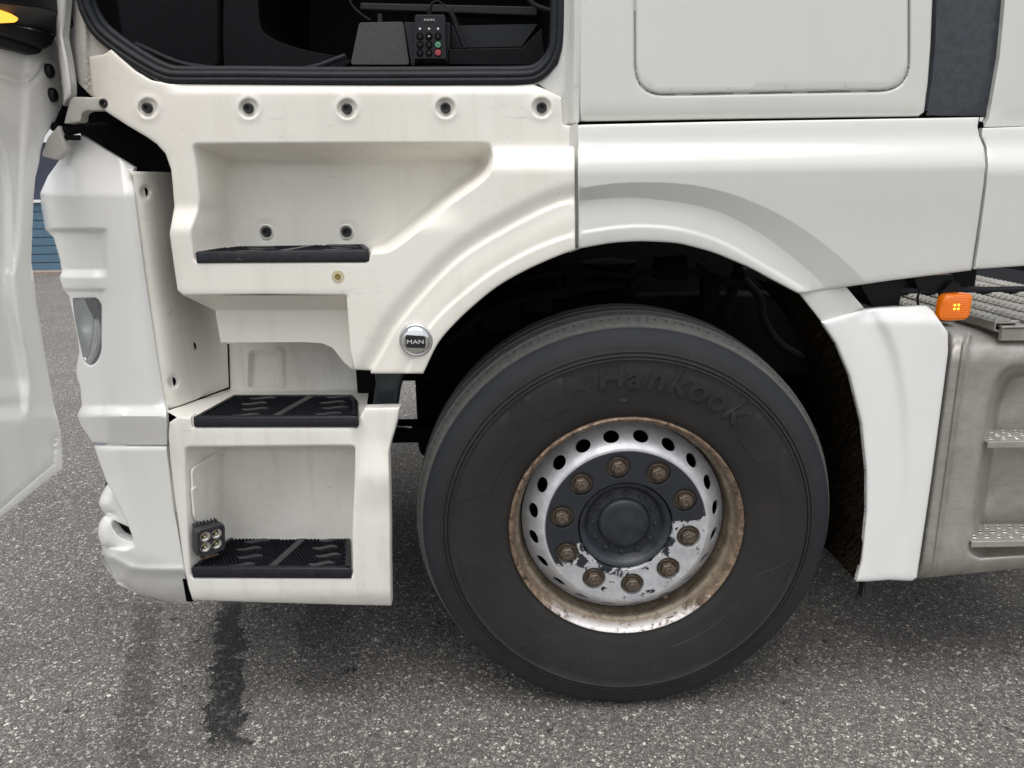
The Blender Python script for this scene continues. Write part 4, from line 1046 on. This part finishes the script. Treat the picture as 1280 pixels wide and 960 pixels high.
# ------------------------------------------------------------------ aluminium tank with steps
TO = rounded([(1186,412),(1235,412),(1450,412),(1450,700),(1300,708),(1150,723),(1143,722),(1165,580)], [6,2,2,2,2,3,6,2], 4)
def dT(p):
    x, y = p[:,0], p[:,1]
    xl = 1186 - (y - 412) * .135
    u = x - xl
    d = .055 + .03 * (1 - np.sqrt(np.maximum(0, 1 - np.clip(1 - u / 15, 0, 1) ** 2)))
    d = d + .09 * (1 - np.sqrt(np.maximum(0, 1 - np.clip(1 - (y - 412) / 42, 0, 1) ** 2)))
    yb = 723 - (x - 1150) * .09
    d = d + .04 * (1 - np.sqrt(np.maximum(0, 1 - np.clip(1 - (yb - y) / 24, 0, 1) ** 2)))
    for c in (21, 27):
        d = d - .006 * np.exp(-((u - c) / 2.0) ** 2)
    return d
TF = rounded([(1252,458),(1450,452),(1450,682),(1222,698),(1210,690),(1216,640),(1236,500)], [34,2,2,16,12,4,10], 6)
TB = rounded([(1262,470),(1450,464),(1450,672),(1234,686),(1224,678),(1230,634),(1248,508)], [34,2,2,16,12,4,10], 6)
bm = bmesh.new(); hp3 = recess(bm, TF, TB, dT, .18, rp=5, rl=.014, rp2=4, rl2=.012, step=8)
outer = densify(TO, 5); tx = np.array([(1186 - (y - 412) * .135 + c + o_, y) for y in np.arange(418, 716, 3.0) for c in (21, 27) for o_ in (-3,-1.5,0,1.5,3)]); tx = tx[inside(tx, outer) & ~inside(tx, hp3) & (dist_poly(tx, outer) > 2.5) & (dist_poly(tx, hp3) > 2.5)]; fill(bm, outer, [hp3], fmap(P, dT), 4.5, extra=tx)
E_ = fmap(P, dT)(np.array(outer)); strip(bm, E_, [p + Vector((0,.25,0)) for p in E_]); tank = finish(bm, 'fuel_tank', M['alu'], truck, 50, doubles=1e-4, label='ribbed aluminium fuel tank with recessed steps')
for (pa, pb, pc, pd) in (((1236,537),(1300,534),(1300,555),(1234,558)), ((1216,655),(1300,651),(1300,678),(1214,682))):
    a = P(*pa, .125); d_ = P(*pd, .055); z_ = d_.z + .012
    bm = bmesh.new(); x0 = d_.x; x1 = x0 + .42
    ytop0 = d_.y; ytop1 = H(pa[0], pa[1], z_).y
    box(bm, (x0, ytop0, z_ - .004), (x1, ytop1, z_)); box(bm, (x0 - .001, ytop0 - .003, z_ - .016), (x1, ytop0, z_ + .001))
    pt = finish(bm, 'tank_step', M['alu'], tank, 30, bevel=.0015)
    bm = bmesh.new()
    for i in range(12):
        for j in range(3):
            cx_ = x0 + .022 + i * .033; cy_ = ytop0 + (ytop1 - ytop0) * (.25 + .27 * j)
            prof_ = [(.0055, .0), (.0070, .002), (.0092, .0)]
            rings = [[bm.verts.new((cx_ + r_ * math.cos(k*.7854), cy_ + r_ * math.sin(k*.7854), z_ + h_)) for k in range(8)] for r_, h_ in prof_]
            for A1, B1_ in zip(rings[:-1], rings[1:]):
                for k in range(8): bm.faces.new((A1[k], A1[(k+1)%8], B1_[(k+1)%8], B1_[k]))
    finish(bm, 'raised_rings', M['alu'], pt, 60, kind='stuff', doubles=0)
    bm = bmesh.new()
    for i in range(12):
        for j in range(3):
            cx_ = x0 + .022 + i * .033; cy_ = ytop0 + (ytop1 - ytop0) * (.25 + .27 * j)
            bm.faces.new([bm.verts.new((cx_ + .0060 * math.cos(k*.7854), cy_ + .0060 * math.sin(k*.7854), z_ + .0004)) for k in range(8)])
    finish(bm, 'drain_holes', M['dark'], pt, 0, kind='stuff', doubles=0)
# catwalk planks on top, running across the truck
zc = P(1256, 404, .06).z
wx0 = H(1244, 403, zc).x; wy0 = H(1244, 403, zc).y
bm = bmesh.new()
pw, ph, Lc = .054, .022, 1.5
box(bm, (0, 0, -ph), (pw, Lc, -ph + .003)); 
box(bm, (0, 0, -ph), (.003, Lc, 0)); box(bm, (pw - .003, 0, -ph), (pw, Lc, 0)); box(bm, (.003, 0, -.003), (pw - .003, Lc, 0))
for k in range(60):
    for r0 in (.005,):
        y = .012 + k * .025
        if y > Lc - .02: continue
        a = [bm.verts.new((r0 + dx, y + dy, 0.0005)) for dx, dy in ((0,0),(.044,0),(.044,.015),(0,.015))]; c = [bm.verts.new((r0 + dx, y + dy, .0075)) for dx, dy in ((.006,.001),(.038,.001),(.038,.006),(.006,.006))]
        for q in range(4): bm.faces.new((a[q], a[(q+1)%4], c[(q+1)%4], c[q]))
        bm.faces.new(c)
bmesh.ops.recalc_face_normals(bm, faces=bm.faces); mp_ = bpy.data.meshes.new('catwalk_plank'); bm.to_mesh(mp_); bm.free(); mp_.materials.append(M['alu'])
for k in range(-3, 6):
    y_ = wy0 + (0 if k >= 0 else .12 * -k)
    inst('catwalk_plank', mp_, (wx0 + k * .084, y_, zc), truck)
dark_box('catwalk_gap_shade', (wx0 - .30, wy0 + .32, zc - .05), (wx0 + .9, wy0 + 1.4, zc - .03))  # dark box added as shade below the gaps between planks
bm = bmesh.new(); box(bm, (wx0 + .012, wy0 - .012, zc - .045), (wx0 + .9, wy0 + .0, zc - .012)); box(bm, (wx0 + .012, wy0 - .012, zc - .012), (wx0 + .9, wy0 + .03, zc - .008)); box(bm, (wx0 - .35, wy0 + .35, zc - .07), (wx0 + .9, wy0 + .40, zc - .03)); finish(bm, 'catwalk_rail', M['alu'], truck, 0, bevel=.002)
bm = bmesh.new(); lathe(bm, [(0,-.006),(.011,-.006),(.011,.0),(.014,.001),(.014,.003)], 6); o = finish(bm, 'bolt', M['alu'], truck, 20); o.rotation_euler = (-math.pi/2, 0, 0); o.location = (wx0 + .062, wy0 + .02, zc - .006)

# ------------------------------------------------------------------ front wheel
WC = CAM + ray(783, 662) * ((.070 - CAM.y) / ray(783, 662).y)      # centre of the rim flange plane
RT = .5345
def WO(o): o.location = WC; return o
wheel = bpy.data.objects.new('wheel', None)
bm = bmesh.new()
# rim barrel and flange
prof = [(.300,.018),(.3030,.006),(.3025,-.001),(.2990,-.004),(.2940,-.002),(.2905,.004),(.2885,.014),(.2865,.028),(.2840,.036),(.2800,.038),(.2765,.043),(.2755,.056),(.2775,.064),(.2765,.071),(.2725,.078),(.2705,.092),(.2690,.112),(.2680,.150),(.2680,.260)]
lathe(bm, prof, 128); wheel = finish(bm, 'wheel', M['rim'], truck, 50, label='steel front wheel with rusty flange, chipped black paint and worn tyre'); 
WL = Vector(WC); wheel.location = WC
def wsub(bm, name, mat, smooth=50, label=None, kind=None, bevel=None, doubles=1e-5, recalc=True):
    o = finish(bm, name, mat, None, smooth, label, kind, bevel, doubles=doubles, recalc=recalc); o.parent = wheel; return o
# tyre (wheel coordinates: axis Y, -Y towards the camera)
bm = bmesh.new()
SW = [(.298,.020),(.303,.006),(.309,.002),(.318,-.002),(.332,-.005),(.355,-.009),(.385,-.014),(.408,-.0165),(.430,-.0170),(.448,-.0150),(.4530,-.0175),(.4560,-.0168),(.4572,-.0120),(.4592,-.0120),(.4605,-.0160),(.4640,-.0148),(.4652,-.0100),(.4672,-.0096),(.4685,-.0125),(.4720,-.0112),(.4735,-.0078),(.480,-.0062),(.492,.000),(.503,.0065),(.5100,.0120),(.5128,.0160),(.5145,.0205)]
TR = [(.5160,.0235),(.5200,.0330),(.5262,.0580),(.5268,.0590),(.5170,.0610),(.5170,.0650),(.5305,.0670),(.5330,.1060),(.5190,.1080),(.5190,.1150),(.5338,.1170),(.5345,.1560),(.5200,.1580),(.5200,.1660),(.5345,.1680),(.5338,.2060),(.5190,.2080),(.5190,.2150),(.5330,.2170),(.5290,.2680),(.5250,.290),(.515,.300),(.47,.320),(.40,.325),(.32,.318),(.298,.300)]
def flat(bmx):
    for v in bmx.verts:
        if v.co.z < -(.511): pass; 
NSEG = 240
rings = []
for r_, y in [(r_ if r_ < .46 else r_ + (r_ - .46) / .0745 * .0165, y) for r_, y in SW + TR]: rings.append([bm.verts.new((r_ * math.sin(2*math.pi*k/NSEG), y, r_ * math.cos(2*math.pi*k/NSEG))) for k in range(NSEG)])
for a, b in zip(rings[:-1], rings[1:]):
    for k in range(NSEG): bm.faces.new((a[k], a[(k+1)%NSEG], b[(k+1)%NSEG], b[k]))
hub_z = WC.z; low = -hub_z + .001
for v in bm.verts:
    if v.co.z < low: v.co.z = low
    if v.co.z < -.38 and v.co.y < .05: v.co.y -= .006 * min(1, (-.38 - v.co.z) / .1) * (1 if v.co.z > low + .001 else .3)
tyre = wsub(bm, 'tyre', M['tyre'], 35, label='black radial tyre with dusty sidewall')
# sipes along the shoulder rib and the first groove
bm = bmesh.new(); rnd = random.Random(5)
for k in range(150):
    a = 2 * math.pi * (k + rnd.uniform(-.15, .15)) / 150
    if math.cos(a) < -.86: continue
    def TP(r_, y, a_): return Vector((r_ * math.sin(a_), y, r_ * math.cos(a_)))
    y0 = .0585; ln = rnd.uniform(.010, .017); w_ = .0016 / .52
    pts_ = [(y0, a - .006), (y0 - ln * .45, a + .004), (y0 - ln, a - .004)]
    for (ya, aa), (yb, ab) in zip(pts_[:-1], pts_[1:]):
        rf = lambda y_: .5285 + (y_ - .0235) * (.0121 / .0345) + .0012; v = [bm.verts.new(TP(rf(ya), ya, aa - w_ / 1.6)), bm.verts.new(TP(rf(ya), ya, aa + w_ / 1.6)), bm.verts.new(TP(rf(yb), yb, ab + w_ / 2)), bm.verts.new(TP(rf(yb), yb, ab - w_ / 2))]
        bm.faces.new(v)
    if k % 1 == 0:
        v = [bm.verts.new(TP(.5440, .069, a - w_/2)), bm.verts.new(TP(.5440, .069, a + w_/2)), bm.verts.new(TP(.5448, .078, a + .01 + w_/3)), bm.verts.new(TP(.5448, .078, a + .01 - w_/3))]; bm.faces.new(v)
for k in range(70):
    a = rnd.uniform(0, 2*math.pi); 
    if math.cos(a) < -.86: continue
    yy = rnd.uniform(.028, .045); dy = rnd.uniform(.002,.006); w_ = rnd.uniform(.0015,.004)
    v = [bm.verts.new(TP(rf(yy), yy, a - w_)), bm.verts.new(TP(rf(yy - .001), yy - .001, a + w_)), bm.verts.new(TP(rf(yy + dy * .4), yy + dy * .4, a + w_))]; bm.faces.new(v)
wsub(bm, 'tread_sipes', M['groove'], 0, kind='stuff', doubles=0, recalc=False)
# raised lettering on the sidewall
def side_y(r_):
    for (r0, y0), (r1, y1) in zip(SW[:-1], SW[1:]):
        if r0 <= r_ <= r1: return y0 + (y1 - y0) * (r_ - r0) / (r1 - r0)
    return -.012
def arc_text(bm, s, size, rad, a0, a1, ext=.0014, squash=1.0, shear=0.0):
    n = len(s)
    wd = {'m': 1.35, 'M': 1.3, 'H': 1.15, 'l': .55, 't': .75, 'r': .8, 'i': .5, 'F': .95, 'W': 1.4}
    ws = [wd.get(c, 1.0) for c in s]; tot = sum(ws); acc = 0
    for c, w_ in zip(s, ws):
        a = a0 + (a1 - a0) * (acc + w_ / 2) / tot; acc += w_
        def pl_(x, y, z, a=a):
            if c == 'H': y = y * .76
            x = x * squash + y * shear
            rr = rad + y * (1 if a1 > a0 else -1); aa = a + x / rad * (1 if a1 > a0 else -1)
            return Vector((rr * math.sin(aa), side_y(rr) + .0002 - z, rr * math.cos(aa)))
        text_bm(bm, c, size, pl_, ext, bold=size * .028)
bm = bmesh.new(); arc_text(bm, 'Hankook', .092, .410, R(-11), R(43), .0044, 1.0, .14); wsub(bm, 'raised_lettering', M['tyre'], 30); bm = bmesh.new(); arc_text(bm, 'Hankook', .092, .410, R(168), R(222), .0018, 1.0, .14); wsub(bm, 'raised_lettering', M['tyre'], 30); bm = bmesh.new()
# winged emblem before the name
for rr0, a_0 in ((.405, -16.0),):
    pts_ = [(-.032,-.004),(-.010,-.008),(.006,-.020),(.020,.010),(.026,.022),(.012,.024),(.002,.018),(.008,.010),(.004,-.002),(-.008,.006)]
    def lp(x, y): a = R(a_0) + x / rr0; r_ = rr0 + y; return Vector((r_ * math.sin(a), side_y(r_) - .0018, r_ * math.cos(a)))
    prism(bm, [lp(x, y) for x, y in pts_], (0, .003, 0))
wsub(bm, 'raised_emblem', M['tyre'], 30)
bm = bmesh.new(); arc_text(bm, 'SmartFlex', .030, .412, R(72), R(92), .0009, 1.0, .1); wsub(bm, 'small_lettering', M['tyre'], 30); bm = bmesh.new(); arc_text(bm, 'SmartFlex', .026, .425, R(238), R(214), .0008, 1.0, .1); wsub(bm, 'small_lettering', M['tyre'], 30)
for (ra, a0_, a1_, w_) in ((.397, 71, 93, .0012), (.375, 44, 50, .002)):
    A_ = []; B_ = []; bm = bmesh.new()
    for k in range(13):
        a = R(a0_ + (a1_ - a0_) * k / 12); A_.append(Vector(((ra - w_) * math.sin(a), side_y(ra) - .0007, (ra - w_) * math.cos(a)))); B_.append(Vector(((ra + w_) * math.sin(a), side_y(ra) - .0007, (ra + w_) * math.cos(a))))
    strip(bm, A_, B_, False); wsub(bm, 'underline', M['tyre'], 30)
# curved raised sidewall fields that taper like blades, as moulded into the tyre
for a0_, a1_ in ((-36, -22), (44, 62), (100, 168), (196, 262), (282, 318)):
    N_ = 28; A_ = []; B_ = []; bm = bmesh.new()
    for k in range(N_ + 1):
        t = k / N_; a = R(a0_ + (a1_ - a0_) * t); wv = min(1, t / .16) * min(1, (1 - t) / .10)
        ri = .436 - .075 * wv; A_.append((ri, a)); B_.append((.443, a))
    f = lambda r_, a, e: Vector((r_ * math.sin(a), side_y(r_) - e, r_ * math.cos(a)))
    rows = [[f(r_, a, -.001) for r_, a in A_], [f(r_ + .0022, a, .0011) for r_, a in A_]]
    for q in (.25, .5, .75): rows.append([f(r_ + (r2 - r_) * q, a, .0007) for (r_, a), (r2, _) in zip(A_, B_)])
    rows += [[f(r_, a, .0007) for r_, a in B_], [f(r_ + .002, a, -.001) for r_, a in B_]]
    for a, b in zip(rows[:-1], rows[1:]): strip(bm, a, b, False)
    wsub(bm, 'sidewall_field', M['tyre'], 40)
bm = bmesh.new(); 
for dx in (0, .009): 
    a = R(-3.4) + dx / .345; 
    for du, dv in ((0, 0), (0, .004)):
        q = Vector((.348 * math.sin(a), side_y(.348) - .0006, .348 * math.cos(a) + dv)); box(bm, q - Vector((.003,.0006,.0012)), q + Vector((.003,.0006,.0012)))
wsub(bm, 'mould_mark', M['trim'], 0)

# disc: conical vent ring with 20 holes and flat face with 10 nut recesses
bm = bmesh.new(); NV = 20; circ = 2 * math.pi
def cone(pts):
    out = []
    for a, s in pts:    # s 0 = face edge, 1 = barrel
        t = s; r_ = .2150 + .0530 * t; y = .0165 + .004 * t + .058 * t ** 1.3
        out.append(Vector((r_ * math.sin(a / .24), y, r_ * math.cos(a / .24))))
    return out
L_ = circ * .24
for k in range(NV):
    a0_ = k / NV * L_; a1_ = (k + 1) / NV * L_; N_ = 8
    outer = [(a0_ + (a1_ - a0_) * i / N_, 0.0) for i in range(N_)] + [(a1_, s) for s in np.linspace(0, 1, 9)[:-1]] + [(a1_ - (a1_ - a0_) * i / N_, 1.0) for i in range(N_)] + [(a0_, s) for s in np.linspace(1, 0, 9)[:-1]]
    # scale s so that cells are roughly square
    oo = [(x, s * .092) for x, s in outer]; hole = [((a0_ + a1_) / 2 + .0205 * math.cos(t), .046 + .0215 * math.sin(t)) for t in np.linspace(0, 2*math.pi, 21)[:-1]]
    fn = lambda p: cone([(a, s / .092) for a, s in p])
    fill(bm, oo, [hole], fn, .008)
    h3 = fn(hole); ins_ = [(v + Vector((-v.x, 0, -v.z)).normalized() * .004 + Vector((0, .006, 0))) for v in h3]; strip(bm, h3, ins_)
wsub(bm, 'vent_ring', M['disc'], 50, doubles=1e-5)
bm = bmesh.new(); lathe(bm, [(.2675,.115),(.20,.125),(.10,.125),(.0,.125)], 48); wsub(bm, 'brake_drum', M['dark'], 40)
AN0 = R(-7.5)
bm = bmesh.new(); outc = [(.2110 * math.sin(t), .2110 * math.cos(t)) for t in np.linspace(0, 2*math.pi, 129)[:-1]]; innc = [(.124 * math.sin(t), .124 * math.cos(t)) for t in np.linspace(0, 2*math.pi, 97)[:-1]]
nh = [[(.1675 * math.sin(AN0 + k * R(36)) + .0305 * math.cos(t), .1675 * math.cos(AN0 + k * R(36)) + .0305 * math.sin(t)) for t in np.linspace(0, 2*math.pi, 29)[:-1]] for k in range(10)]
def face(p):
    q = np.full(len(p), 9.)
    for h in nh:
        c = np.mean(h, 0); q = np.minimum(q, np.hypot(p[:,0] - c[0], p[:,1] - c[1]) - .0305)
    s = np.clip(1 - q / .0022, 0, 1); d = .0155 + .002 * (1 - np.sqrt(np.maximum(0, 1 - s * s))) - .0006 * np.exp(-((q - .004) / .0018) ** 2)
    return [Vector((x, dd, z)) for (x, z), dd in zip(p, d)]
fill(bm, outc, [innc] + nh, face, .007, rings=(.0004, .0012, .0024))
for h in nh: 
    h3 = face(np.array(h)); strip(bm, h3, [v + Vector((0,.012,0)) for v in h3])
edge3 = face(np.array(outc)); strip(bm, edge3, [Vector((x * 1.019, .0166, z * 1.019)) for x, z in outc])
lathe(bm, [(.124,.0155),(.1225,.018),(.122,.030)], 96)
wsub(bm, 'wheel_disc', M['disc'], 50, label='silver disc with flaking black paint')
bm = bmesh.new(); bm.faces.new([bm.verts.new((.0305 * math.cos(t), .0268, .0305 * math.sin(t))) for t in np.linspace(0, 2*math.pi, 25)[:-1]]); nsm = bpy.data.meshes.new('nut_seat'); bm.to_mesh(nsm); bm.free(); nsm.materials.append(M['nut'])
for k in range(10):
    o = bpy.data.objects.new('nut_seat', nsm); COL.objects.link(o); o.parent = wheel; o.location = (.1675 * math.sin(AN0 + k * R(36)), 0, .1675 * math.cos(AN0 + k * R(36)))
# nuts
bmn = bmesh.new(); lathe(bmn, [(.0245,.026),(.0245,.021),(.022,.018),(.0205,.017)], 28)
hexr = .0185
ring_a = [bmn.verts.new((hexr * math.sin(k * R(60)), .017, hexr * math.cos(k * R(60)))) for k in range(6)]; ring_b = [bmn.verts.new((hexr * math.sin(k * R(60)), .001, hexr * math.cos(k * R(60)))) for k in range(6)]; ring_c = [bmn.verts.new((hexr * .86 * math.sin(k * R(60)), -.0015, hexr * .86 * math.cos(k * R(60)))) for k in range(6)]
for a, b in ((ring_a, ring_b), (ring_b, ring_c)):
    for k in range(6): bmn.faces.new((a[k], a[(k+1)%6], b[(k+1)%6], b[k]))
bmn.faces.new(ring_c)
lathe(bmn, [(.0112,-.001),(.0112,-.0055),(.0095,-.0068),(.0055,-.0068),(.004,-.004),(0,-.004)], 20)
bmesh.ops.recalc_face_normals(bmn, faces=bmn.faces); nme = bpy.data.meshes.new('wheel_nut'); bmn.to_mesh(nme); bmn.free()
for p in nme.polygons: p.use_smooth = True
nme.set_sharp_from_angle(angle=R(32)); nme.materials.append(M['nut'])
for k in range(10):
    a = AN0 + k * R(36); o = bpy.data.objects.new('wheel_nut', nme); COL.objects.link(o); o.parent = wheel; o.location = (.1675 * math.sin(a), .004, .1675 * math.cos(a)); o.rotation_euler = (0, rnd.uniform(0, 1), 0)
# hub
bm = bmesh.new(); lathe(bm, [(.1215,.030),(.1212,.026),(.118,.022),(.110,.024),(.103,.032),(.098,.044),(.095,.047),(.073,.047),(.070,.046),(.067,.038),(.064,.034),(.058,.031),(.040,.029),(.020,.028),(0,.0277)], 96)
wsub(bm, 'hub_cap', M['hub'], 35, label='matt black recessed hub cap')
bmn = bmesh.new(); lathe(bmn, [(.0065,.006),(.0065,-.001),(.005,-.0025),(0,-.0025)], 6); lathe(bmn, [(.0085,.006),(.0085,.0035),(.0065,.003)], 16)
bmesh.ops.recalc_face_normals(bmn, faces=bmn.faces); bme = bpy.data.meshes.new('hub_bolt'); bmn.to_mesh(bme); bmn.free(); bme.materials.append(M['hub'])
for k in range(12):
    a = R(3 + 30 * k); o = bpy.data.objects.new('hub_bolt', bme); COL.objects.link(o); o.parent = wheel; o.location = (.0835 * math.sin(a), .042, .0835 * math.cos(a))
bm = bmesh.new(); a = R(152); q0 = Vector((.262 * math.sin(a), .062, .262 * math.cos(a))); tube(bm, [q0, q0 + Vector((0,-.02,0)) * .8 + Vector((-.02 * math.sin(a), 0, -.02 * math.cos(a))) * .6], .006, 8); wsub(bm, 'valve', M['bracket'], 40)
# wheel on the far side
bm = bmesh.new(); lathe(bm, [(.0,-.30),(.28,-.30),(.30,-.31),(.42,-.32),(.50,-.30),(.528,-.28),(.528,-.02),(.50,.0),(.42,.015),(.30,.0),(.28,-.05),(.0,-.06)], 64)
o = finish(bm, 'far_wheel', M['tyre'], truck, 50); o.location = (WC.x, 2.44, WC.z + .02)

# ------------------------------------------------------------------ work lamp bolted beside the lowest tread
lp0 = P(262, 674, .02)
LM = Matrix.Translation(lp0) @ Euler((R(4), R(4), R(44)), 'XYZ').to_matrix().to_4x4()
bm = bmesh.new(); pr = rounded([(-.036,-.036),(.036,-.036),(.036,.036),(-.036,.036)], .012, 5)
seq = [(1.0, -.010), (1.04, -.004), (1.04, .012), (.92, .026), (.70, .034)]
rs = [[LM @ Vector((x * s, y, z * s)) for x, z in pr] for s, y in [(.84, -.006), (.86, -.010)] + seq]
for a, b in zip(rs[:-1], rs[1:]): strip(bm, a, b)
bm.faces.new([bm.verts.new(v) for v in rs[0]]); bm.faces.new([bm.verts.new(v) for v in rs[-1]])
for k in range(7): box(bm, (-.030 + k * .009, .010, .030), (-.027 + k * .009, .030, .041), LM)
wl = finish(bm, 'work_lamp', M['lampbody'], truck, 45, label='small square black work lamp with four lenses beside the lowest step')
for dx in (-.0145, .0145):
    for dz in (-.0145, .0145):
        bm = bmesh.new(); lathe(bm, [(.0128,-.0075),(.0135,-.0095),(.0125,-.0098),(.009,-.0068),(.005,-.0058),(0,-.0057)], 24); bmesh.ops.transform(bm, matrix=LM @ Matrix.Translation((dx, 0, dz)), verts=bm.verts)
        r_ = finish(bm, 'lamp_reflector', M['led'], wl, 60)
        bm = bmesh.new(); box(bm, (dx - .0022, -.0078, dz - .0022), (dx + .0022, -.0062, dz + .0022), LM); finish(bm, 'led_chip', M['ledchip'], wl, 0)
bm = bmesh.new(); box(bm, (-.022, -.004, -.050), (.022, .012, -.046), LM); box(bm, (-.014, -.002, -.048), (.014, .004, -.034), LM); finish(bm, 'mounting_bracket', M['bracket'], wl, 0, bevel=.001)

# ------------------------------------------------------------------ open driver door (inner face seen, hinged at the front)
do_ = P(84, 130, .02); dn = Vector((1, -.03, 0)).normalized()      # inner face looks to the rear of the truck
do_ = P(60, 300, -.02)
def DP(px, py, d=0.0): return V(px, py, do_ - dn * d, dn)
dr = [(70,46),(76,80),(79,128),(76,135),(68,153),(56,170),(51,188),(49,203),(44,222),(42,245),(39,325),(45,370),(50,400),(58,452),(66,500),(76,540),(78,575),(78,586),(40,616),(0,648),(-110,740),(-120,740),(-120,-60),(-40,-40),(0,0),(40,20)]
l1 = spline([(-120,60),(0,92),(20,99),(34,98),(44,88),(50,78),(58,74),(66,78)], 4)
l2 = spline([(8,-20),(9,120),(14,300),(28,470),(30,520),(-20,560)], 5)
l2b = spline([(-60,150),(-12,170),(8,220),(12,330),(24,440),(31,500),(30,525)], 5)
l3 = spline([(30,150),(27,210),(22,300),(15,336),(9,345),(12,380),(28,440),(34,475)], 5)
def dDo(p):
    x, y = p[:,0], p[:,1]
    d = .006 * ss(-2, 3, side_of(p, l1)) * 0 + .0
    s = side_of(p, l1); d = d - .007 * ss(-6, 4, s) + .005 * np.exp(-((s - 6) / 3) ** 2)
    s = side_of(p, l2b); d = d + .014 * ss(-7, 8, s) * (1 - ss(505, 530, y))
    s = side_of(p, l3); d = d + .008 * ss(-6, 6, s) * (1 - ss(470, 500, y))
    # hem groove near the lower edge
    hem = [(-260,825),(0,636),(50,593),(66,580),(68,545)]
    q = dist_poly(p, hem, False); d = d + .006 * np.exp(-(q / 1.8) ** 2)
    return d
ex = []
for cur in (l1, l2b, l3): ex += along(cur, (-6, -3, 0, 3, 6), 4)
for t in np.linspace(0, 1, 60):
    for o_ in (-3, -1.5, 0, 1.5, 3): ex.append((0 + 66 * t, 636 - 56 * t + o_))
dro = densify(dr, 5); ex = np.array(ex); ex = ex[inside(ex, dro) & (dist_poly(ex, dro) > 3)]
door = panel('driver_door', dr, dDo, M['doorw'], truck, mp=DP, step=4, thick=.055, edge=2.5, er=.004, extra=ex, back=tuple(-dn), label='open driver door seen from its inner side')
for cx, cy in ((63, 88.5), (67.5, 118.5)):
    bm = bmesh.new(); lathe(bm, [(0,-.004),(.006,-.004),(.010,-.005),(.0125,-.003),(.0135,.002),(.0135,.006)], 20); bmesh.ops.transform(bm, matrix=Matrix.Rotation(R(90), 4, 'Z'), verts=bm.verts)
    o = finish(bm, 'hinge_bolt', M['black'], door); o.location = DP(cx, cy, -.014); o.scale = (1, 1, 1.15)
# door edge post between inner skin and hinge
panel('door_edge', [(68,-60),(82,-60),(84,0),(80,44),(82,56),(86,76),(90,105),(90,118),(82,128),(79,132),(78,110),(74,80),(70,46)], lambda p: .03 + .0 * p[:,0], M['doorw'], truck, step=6, thick=.02, edge=5, er=.02)
# interior trim on the door with its warning lamp
def DQ(px, py, off): return V(px, py, do_ + dn * off, dn)
bm = bmesh.new(); tp = [(97,-60),(97,0),(96,36),(91,38),(74,44),(40,38),(0,30),(-80,18),(-80,-60)]
prism(bm, [DQ(x, y, .075) for x, y in [(97,-60),(97,0),(96,37),(84,26),(68,14),(52,10),(0,4),(-90,-8),(-90,-60)]], -dn * .07); trimt = finish(bm, 'door_trim', M['black'], door, 30, bevel=.006)
bm = bmesh.new()
A_ = [DQ(x, y, .0745) for x, y in [(96,37),(84,26),(68,14),(52,10),(0,4),(-90,-8)]]; B_ = [DQ(x, y, .012) for x, y in [(80,43),(70,44),(60,42),(45,36),(0,29),(-90,14)]]
strip(bm, A_, B_, False); finish(bm, 'door_trim_underside', M['trim'], door, 50)
bm = bmesh.new(); prism(bm, [DQ(x, y, .03) for x, y in [(71,44),(66,56),(58,61),(40,55),(0,42),(-90,20),(-90,10),(0,28),(45,38)]], -dn * .03); finish(bm, 'door_pocket', M['black'], door, 30, bevel=.004)
bm = bmesh.new(); prism(bm, [DQ(x, y, .014) for x, y in [(56,60),(50,67),(42,68.5),(0,58),(-90,30),(-90,16),(0,44),(40,56)]], -dn * .02); finish(bm, 'door_pocket_lower', M['rubber'], door, 30, bevel=.003)
bm = bmesh.new(); prism(bm, [DQ(x, y, .060) for x, y in rounded([(-60,0),(0,12),(14,17),(24,23),(20,28),(0,29),(-60,20)], 3, 3)], -dn * .02); finish(bm, 'door_warning_lamp', M['door_lamp'], door, 30, bevel=.002, label='lit orange warning lamp under the door trim')
